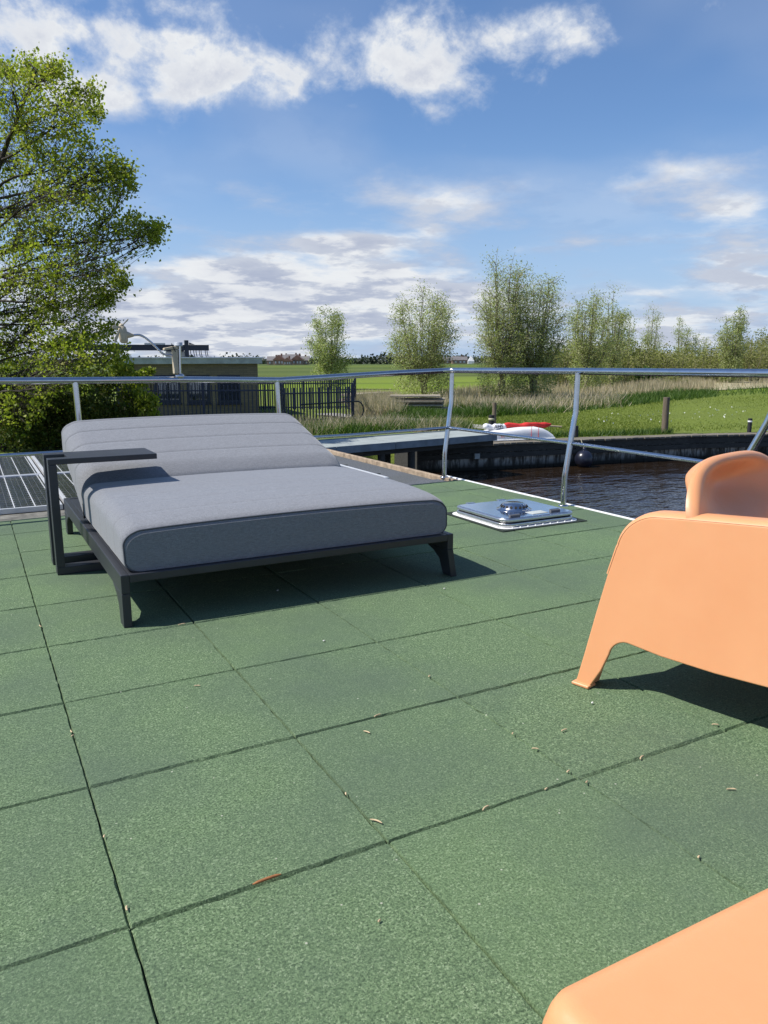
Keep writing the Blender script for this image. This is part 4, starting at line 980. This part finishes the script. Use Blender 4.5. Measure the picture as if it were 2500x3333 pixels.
def shrub(cl, D, label, n=9000, mat='hedge', L=.07, W=.05, name='shrub', group=None, root=None, twigs=True, cat='shrub', density=1):
    u, v, r = cl[0]; b = root if root is not None else gp(u, 970, ZG); tr = thing(name, (float(b[0]), float(b[1]), ZG), label, cat, group); tw = MB(); LV = []
    tot = sum(r**2 for _, _, r in cl)
    for u, v, r in cl:
        c = dp(u, v, D+rng.uniform(-.6, .6)); c[2] = max(c[2], ZG+.15); rm = r/CF*D
        for _ in range(6 if twigs else 2):
            e_ = spray(c, rm, 1)[0]; st_ = np.array((b[0]+rng.normal()*.25*rm+(c[0]-b[0])*.5, b[1]+rng.normal()*.25*rm+(c[1]-b[1])*.5, ZG)); limb(tw, st_, e_, .018, .004, .06, 5, 4)
        k = int(n*r*r/tot); cc = spray(c, rm*.95, max(3, k//14)); LV.append(np.repeat(cc, 14, 0)+rng.normal(size=(len(cc)*14, 3))*rm*.12)
    P = np.concatenate(LV); P = P[P[:, 2] > ZG+.02]; tw.build('stems', M['bark'], tr); quads('foliage', leaf_quads(P, L, W, .3), np.clip(rng.beta(2, 2.4, len(P))+rng.normal()*.04, 0, 1), LM[mat], tr); return tr
shrub([(-40, 880, 80), (20, 850, 60), (30, 930, 55), (70, 890, 55)], 16.3, 'dark leafy hedge shrub at the left edge behind the railing', 7500)
shrub([(110, 870, 60), (100, 930, 55), (150, 910, 50), (140, 850, 45)], 16.6, 'dark leafy hedge shrub just left of the lounger backrest, behind the first railing post', 7500, root=gp(110, 968, ZG))
shrub([(200, 880, 55), (210, 930, 50), (250, 900, 48), (270, 940, 40), (220, 830, 40)], 16.9, 'bushy green shrub behind the left half of the lounger backrest', 8000, root=gp(215, 965, ZG))
shrub([(290, 850, 32), (305, 900, 40), (320, 870, 26), (330, 930, 32), (300, 815, 22), (260, 800, 30), (322, 800, 12)], 17.3, 'loose leafy shrub hanging over the left corner of the pump house', 5200, mat='maple', L=.08, W=.06, root=gp(290, 962, ZG))
# weeds on the bank at the left
def region(n, pts, jit=.0):        # random points in strips between ground points given as (u,v) quads on the picture, taken to the ground
    out = []
    A_ = [np.array(gp(*p, ZG)) for p in pts]; k = len(A_)//2
    lo, hi = A_[:k], A_[k:]
    seg = rng.integers(0, k-1, n); q_ = rng.uniform(size=(n, 1)); w_ = rng.uniform(size=(n, 1))
    lo, hi = np.array(lo), np.array(hi)
    P = (lo[seg]*(1-q_)+lo[seg+1]*q_)*(1-w_)+(hi[seg]*(1-q_)+hi[seg+1]*q_)*w_
    # keep the density even along the strip
    P[:, 2] = ZG-.02; return P+np.concatenate([rng.normal(size=(n, 2))*jit, np.zeros((n, 1))], 1)
def blade_field(name, P, h, w_, mat, label, cat, lean=.35, hv=.4, clump=None):
    if clump:
        hm = .55+.9*(.5+.5*np.sin(P[:, 0]*clump)*np.cos(P[:, 1]*clump*1.3+1))*rng.uniform(.7, 1.1, len(P)); V = blades(P, h, w_, lean, hv); V = P[:, None, :]+(V-P[:, None, :])*np.stack([np.ones_like(hm)]*2+[hm], 1)[:, None, :]
    else: V = blades(P, h, w_, lean, hv)
    quads(name, V, rng.beta(2, 2, len(P)), LM[mat], kind='stuff', label=label, cat=cat)
P = region(9000, [(-60, 965), (60, 965), (330, 958), (-60, 935), (60, 935), (330, 935)]); blade_field('weeds', P, .20, .03, 'weed', 'dark green weeds at the foot of the hedge beyond the solar panels', 'weeds', .5)
P = region(9000, [(330, 950), (640, 940), (870, 930), (1010, 930), (330, 925), (640, 918), (870, 916), (1010, 925)], .1); blade_field('bank_weeds', P, .20, .03, 'weed', 'rough green weeds and dry stalks on the bank behind the jetty', 'weeds', .5, .5)
P = region(2600, [(620, 945), (760, 930), (880, 930), (620, 918), (760, 912), (880, 918)], .1); blade_field('bank_stalks', P, .30, .014, 'reed', 'pale dry stalks in front of the blue fence corner', 'dry grass', .4, .5)
P = region(700, [(900, 934), (1000, 934), (900, 922), (1000, 922)], .1); blade_field('dry_clump', P, .32, .012, 'reed', 'tuft of dry stalks beside the end of the gravel path', 'dry grass', .6, .5)
# dry grass by the fence and the verge of weeds
P = region(8000, [(772, 905), (860, 903), (768, 868), (850, 872)], .15); blade_field('dry_grass', P, .55, .02, 'reed', 'tan dry grass right of the blue fence', 'dry grass', .25, .4)
P = region(14000, [(840, 908), (960, 906), (1050, 902), (1130, 896), (840, 885), (960, 885), (1050, 880), (1130, 878)], .15); blade_field('verge_weeds', P, .24, .035, 'weed', 'lush green weeds in front of the board stacks and second willow', 'weeds', .5, .5, .9)
P = region(13000, [(1040, 904), (1130, 898), (1230, 892), (1340, 880), (1430, 868), (1540, 858), (2000, 828), (1040, 886), (1130, 880), (1230, 872), (1340, 862), (1430, 853), (1540, 845), (2000, 818)], .2); blade_field('verge_weeds', P, .26, .04, 'weed', 'ragged strip of dark green weeds between the lawn and the reeds', 'weeds', .5, .5, .7)
P = region(17000, [(960, 888), (1050, 886), (1130, 880), (1230, 872), (1340, 862), (1430, 853), (1540, 845), (2000, 818), (960, 855), (1050, 850), (1130, 846), (1230, 840), (1340, 836), (1430, 832), (1540, 826), (2000, 808)], .3); blade_field('reeds', P, .50, .035, 'reed', 'broad band of pale dead reeds behind the lawn on the right', 'reeds', .22, .35, .55)
P = region(2500, [(1040, 900), (1130, 896), (1230, 890), (1340, 880), (1040, 886), (1130, 880), (1230, 872), (1340, 864)], .2); blade_field('dead_stalks', P, .45, .03, 'reed', 'bleached dead stalks among the weeds below the tallest willow', 'dry grass', .5, .5)
P = region(60000, [(770, 922), (1060, 938), (1250, 940), (1450, 933), (2100, 915), (770, 898), (1060, 902), (1250, 892), (1450, 866), (2100, 825)], .1); P[:, 2] = ZG; blade_field('lawn_grass', P, .06, .022, 'grass', 'mown green lawn behind the quay, rising to the right', 'grass', .6, .4)
P = region(60, [(1240, 925), (1480, 915), (1600, 905), (1240, 905), (1480, 885), (1600, 880)], .3); P[:, 2] = ZG+.07; quads('daisies', leaf_quads(P, .05, .04, -1.), rng.uniform(size=len(P)), LM['daisy'], kind='stuff', label='small white daisies dotted over the lawn', cat='flowers')
P = region(2200, [(1000, 945), (1250, 944), (1450, 937), (1000, 940), (1250, 940), (1450, 933)], .04); P[:, 2] = ZG; blade_field('edge_grass', P, .12, .02, 'weed', 'longer grass fringing the back of the quay walkway', 'grass', .5, .5)

M['litter'] = simple('straw litter', (.33, .29, .17), 1, 0, .45, 1.2, .8, 6)
lt = [gp(u, v, ZG) for u, v in [(770, 903), (960, 890), (1050, 886), (1130, 880), (1230, 872), (1340, 862), (1430, 853), (1540, 845), (1700, 836), (1900, 830)]]; lb_ = [gp(u, v, ZG) for u, v in [(790, 862), (960, 846), (1050, 842), (1130, 838), (1230, 832), (1340, 828), (1430, 825), (1540, 820), (1700, 816), (1900, 812)]]
m = MB(); m.grid([[tuple(a+(b-a)*q_+np.array((0, 0, .05))) for q_ in np.linspace(0, 1, 6)] for a, b in zip(lt, lb_)], True); m.build('straw_litter', M['litter'], kind='structure')
def willow(u, vbase, top, halfw, label, n=12000, stems=16, seed=1, mat='willow', skirt=True, shape=None, lw=(.10, .036)):
    b = gp(u, vbase, ZG); D = b@FH; k = D/CF; H = (vbase-top)*k; Wd = halfw*k
    tr = thing('willow_tree', tuple(b), label, 'tree', 'pollard willows behind the lawn'); tw = MB(); 
    hb = H*.16; tm = MB(); tm.tube([(b[0], b[1], ZG-.1), (b[0]+.03, b[1], ZG+hb*.5), (b[0], b[1], ZG+hb)], [.17*H/6, .14*H/6, .17*H/6], 8); tm.build('trunk', M['willowbark'], tr)
    base = np.array((b[0], b[1], ZG+hb)); LV = []
    side = np.array([FH[1], -FH[0], 0])
    for i in range(stems):
        a = 2*math.pi*i/stems+rng.uniform(-.2, .2); rad = rng.uniform(.15, 1)**.6
        hf = max(.3, math.sqrt(max(.05, 1-(rad*.97)**2.0)))*rng.uniform(.80, 1.04)
        e_ = base+np.array((math.cos(a)*rad*Wd*.82, math.sin(a)*rad*Wd*.82, (H-hb)*hf))
        # stems fan out low and turn upright
        mid = base+(e_-base)*.45+np.array((math.cos(a)*rad*Wd*.16, math.sin(a)*rad*Wd*.16, 0))
        pts = smoothpath([base, mid, e_], 7); m_ = len(pts)
        tw.tube([p+rng.normal(size=3)*.02 for p in pts], list(np.linspace(.045, .010, m_)*H/6), 5, False)
        K = max(9, int(1.15*n/stems/22))
        for _ in range(K):
            q_ = rng.uniform(.12, 1)**.75; s_ = pts[min(m_-1, int(q_*m_))]
            d_ = unit(1)[0]; d_[2] = abs(d_[2])*.7+.15; out = (s_-base)*np.array([1, 1, 0]); out = out/(np.linalg.norm(out)+.3); d_ = d_+out*.5; d_ /= np.linalg.norm(d_)
            l_ = rng.uniform(.09, .19)*H*(1.1-.45*q_); t_ = s_+d_*l_
            tw.tube([s_, (s_+t_)/2+np.array((0, 0, .03)), t_], [.010*H/6, .007*H/6, .004*H/6], 3, False)
            c_ = rng.uniform(.1, 1, (22, 1)); LV.append(s_+(t_-s_)*c_+rng.normal(size=(22, 3))*.028*H)
    if skirt:
        m_ = int(n*.38); P_ = spray(np.array((b[0], b[1], ZG+.17*H)), 1., m_, 1.); P_ = np.array((b[0], b[1], ZG+.17*H))+(P_-np.array((b[0], b[1], ZG+.17*H)))*np.array([Wd*.8, Wd*.8, .19*H]); LV.append(P_)
    P = np.concatenate(LV); P = P[P[:, 2] > ZG]
    s_ = max(1, D/36); quads('crown', leaf_quads(P, lw[0]*s_, lw[1]*s_, .35), rng.beta(2, 2, len(P)), LM[mat], tr); tw.build('branches', M['willowbark'], tr)
willow(712, 842, 676, 54, 'smallest round pollard willow standing behind the blue fence', 8000, 18, 1)
willow(915, 872, 614, 82, 'second pollard willow from the left, behind the stack of grey boards', 14000, 22, 2)
willow(1082, 872, 560, 66, 'tallest pollard willow, its left twin crown', 13000, 17, 3)
willow(1150, 870, 572, 64, 'tallest pair of willows, the right-hand crown beside the middle railing post', 13000, 17, 4)
willow(1265, 850, 632, 52, 'loose pale willow right of the tallest pair', 7000, 17, 5, skirt=True)
willow(1318, 842, 630, 34, 'thin pale willow behind the loose one, with a bare upright top', 4200, 12, 6)
willow(1402, 822, 669, 20, 'slim narrow willow standing alone above the thicket', 2400, 8, 7, lw=(.07, .026))
willow(1467, 818, 690, 22, 'pale slim willow of a pair above the thicket, the left one', 2400, 8, 8, lw=(.07, .026))
willow(1503, 818, 702, 20, 'pale slim willow of a pair above the thicket, the right one', 2200, 8, 9, lw=(.07, .026))
willow(1577, 828, 672, 34, 'cone-shaped willow near the right edge above the railing', 5200, 14, 10)
willow(1345, 830, 690, 28, 'low feathery willow just left of the slim lone one', 2400, 10, 11)
# scrub thicket as countable bushes merging into one mass
def thicket():
    LV = []; tw = MB()
    top = [(1190, 760), (1230, 752), (1290, 745), (1340, 748), (1400, 752), (1450, 758), (1500, 756), (1540, 750), (1600, 738), (1650, 724), (1720, 715)]
    for u in np.arange(1175, 1740, 4):
        vt = np.interp(u, [a for a, _ in top], [b for _, b in top])+rng.uniform(-6, 22)
        if 1505 < u < 1535: vt += 25
        vb = np.interp(u, [1175, 1300, 1450, 1740], [846, 838, 830, 824]); b = gp(u+rng.uniform(-4, 4), vb-rng.uniform(0, 8), ZG); D = b@FH; k = D/CF; H = (vb-vt)*k
        for s in range(3):
            e_ = np.array((b[0]+rng.normal()*.4, b[1]+rng.normal()*.8, ZG+H*rng.uniform(.7, 1.05))); pts = limb(tw, (b[0]+rng.normal()*.2, b[1]+rng.normal()*.2, ZG), e_, .035, .012, .05, 5, 4)
            for _ in range(12):
                s_ = pts[rng.integers(1, 6)]; c = s_+rng.normal(size=3)*np.array((.30, .30, .22)); LV.append(c+rng.normal(size=(12, 3))*.17)
    P = np.concatenate(LV); P = P[P[:, 2] > ZG]; print('thicket', len(P))
    quads('thicket', leaf_quads(P, .19, .09, .2), rng.beta(2, 2, len(P)), LM['scrub'], kind='stuff', label='olive-green willow scrub thicket stretching behind the reeds on the right', cat='thicket')
    tw.build('thicket_stems', M['willowbark'], kind='stuff', label='bare brown stems inside the willow scrub thicket on the right', cat='thicket')
thicket()
shrub([(1395, 812, 20), (1380, 825, 16), (1415, 828, 16), (1400, 800, 10)], 58, 'dark fresh-green bush standing in front of the thicket behind the top rail', 3500, 'weed', .16, .12, root=gp(1395, 838, ZG), name='bush', cat='bush')
shrub([(1455, 830, 20), (1480, 832, 14), (1430, 834, 12)], 55, 'grey-green low bush right of the dark fresh-green one', 2600, 'scrub', .16, .1, root=gp(1455, 840, ZG), name='bush', cat='bush')

# ------------------------------------------------------------------ far away: village, tree line, marquee
M['roof_red'] = simple('red brown tiles', (.22, .12, .085), .8, 0, .25, .5); M['roof_grey'] = simple('grey tiles', (.16, .15, .15), .8, 0, .2, .5); M['housewall'] = simple('pale brick', (.30, .20, .15), .8, 0, .25, .3)
M['farwhite'] = simple('white render', (.65, .65, .66), .7)
def far_house(u, D, w_, h, rf, wl_, label, dep=8, gable=False):
    b = dp(u, 783, D); b[2] = ZG; side = np.array([FH[1], -FH[0], 0.]); f = FH; th = thing('house', tuple(b), label, 'house', 'village houses on the horizon')
    he = h*.5; m = MB(); m.obox(b+np.array((0, 0, he/2)), side*w_/2, f*dep/2, (0, 0, he/2)); m.build('wall', wl_, th)
    o = lambda a, c, z: b+side*a+f*c+np.array((0, 0, z))
    ov = .4; m = MB()
    if gable: m.add([o(-w_/2-ov, -dep/2-ov, he), o(w_/2+ov, -dep/2-ov, he), o(w_/2+ov, dep/2, he), o(-w_/2-ov, dep/2, he), o(0, -dep/2-ov, h), o(0, dep/2, h)], [(0, 1, 4), (1, 2, 5, 4), (2, 3, 5), (3, 0, 4, 5), (0, 3, 2, 1)])
    else: m.add([o(-w_/2-ov, -dep/2-ov, he), o(w_/2+ov, -dep/2-ov, he), o(w_/2+ov, dep/2+ov, he), o(-w_/2-ov, dep/2+ov, he), o(-w_/2-ov, 0, h), o(w_/2+ov, 0, h)], [(0, 1, 5, 4), (2, 3, 4, 5), (1, 2, 5), (3, 0, 4), (0, 3, 2, 1)])
    r = m.build('roof', rf, th); m = MB(); m.obox(o(w_*.2, 0, h), side*.5, f*.4, (0, 0, .9)); m.build('chimney', M['roof_red'], r)
    for k in (-.28, .05, .3):
        m = MB(); m.obox(o(w_*k, -dep/2-.03, he*.5), side*w_*.06, f*.04, (0, 0, he*.22)); m.build('window', M['farwhite'], th)
for args in ((592, 520, 8, 5.5, 'roof_grey', 'housewall', 'grey-roofed house at the left end of the village, beside the pump house corner', False), (604, 500, 7, 6.2, 'roof_red', 'housewall', 'red gable-fronted house second from the left in the village', True), (613, 530, 9, 6.6, 'roof_grey', 'farwhite', 'pale house with grey roof in the middle of the village', False),
             (622, 490, 5, 4.6, 'roof_red', 'housewall', 'small red gabled house in front of the pale ones', True), (634, 520, 9, 6.8, 'roof_grey', 'housewall', 'wide grey-roofed house, the tallest of the village', False), (643, 500, 7, 6.2, 'roof_red', 'housewall', 'reddish gabled house just left of the smallest willow', True), (655, 510, 8, 5.5, 'roof_grey', 'housewall', 'house half hidden behind the smallest willow', False),
             (975, 600, 12, 4.8, 'roof_grey', 'housewall', 'low grey barn on the horizon between the second and the tallest willow', False), (992, 590, 11, 5.4, 'roof_grey', 'housewall', 'grey-roofed house beside the white marquee on the horizon', False)):
    u, D, w_, h, rf, wl_, lb, gb = args; far_house(u, D, w_, h, M[rf], M[wl_], lb, gable=gb)
b = dp(1018, 783, 560); side = np.array([FH[1], -FH[0], 0.]); th = thing('marquee', (b[0], b[1], ZG), 'white pointed marquee or sail on the horizon left of the tallest willow', 'marquee')
m = MB(); b[2] = ZG
m.add([b-side*2.2, b+side*2.2, b+side*2.2+(0, 0, 2), b-side*2.2+(0, 0, 2), b+FH*4-side*2.2, b+FH*4+side*2.2, b+FH*4+side*2.2+(0, 0, 2), b+FH*4-side*2.2+(0, 0, 2), b+FH*2+(0, 0, 6)], [(0, 1, 2, 3), (5, 4, 7, 6), (1, 5, 6, 2), (4, 0, 3, 7), (3, 2, 8), (2, 6, 8), (6, 7, 8), (7, 3, 8)]); m.build('canvas', M['farwhite'], th)
for u, lb in ((586, 'left thin yacht mast rising over the village roofs'), (583, 'right thin yacht mast rising over the village roofs')):
    p = dp(u+ (0 if 'left' in lb else 8), 783, 640); MB().tube([(p[0], p[1], ZG), (p[0], p[1], ZG+(10 if 'left' in lb else 7))], [.10, .06], 5).build('mast', M['fascia'], label=lb, cat='mast')
LV = []
for u in np.arange(-300, 2700, 3.2):
    D = 620+60*math.sin(u*.013)+rng.uniform(-30, 30); b = dp(u, 783, D); h = 3.6+2.6*abs(math.sin(u*.021)*math.sin(u*.0073+1))+rng.uniform(-1, 1.6)
    if 580 < u < 665: h *= .62
    c = np.array((b[0], b[1], ZG+h*.5)); LV.append(c+rng.normal(size=(26, 3))*np.array((2.2, 2.2, h*.28)))
P = np.concatenate(LV); P[:, 2] = np.maximum(P[:, 2], ZG); quads('tree_line', leaf_quads(P, 2.2, 1.8, 0), rng.beta(2, 2, len(P)), LM['farwood'], kind='stuff', label='dark distant tree line along the horizon', cat='tree line')
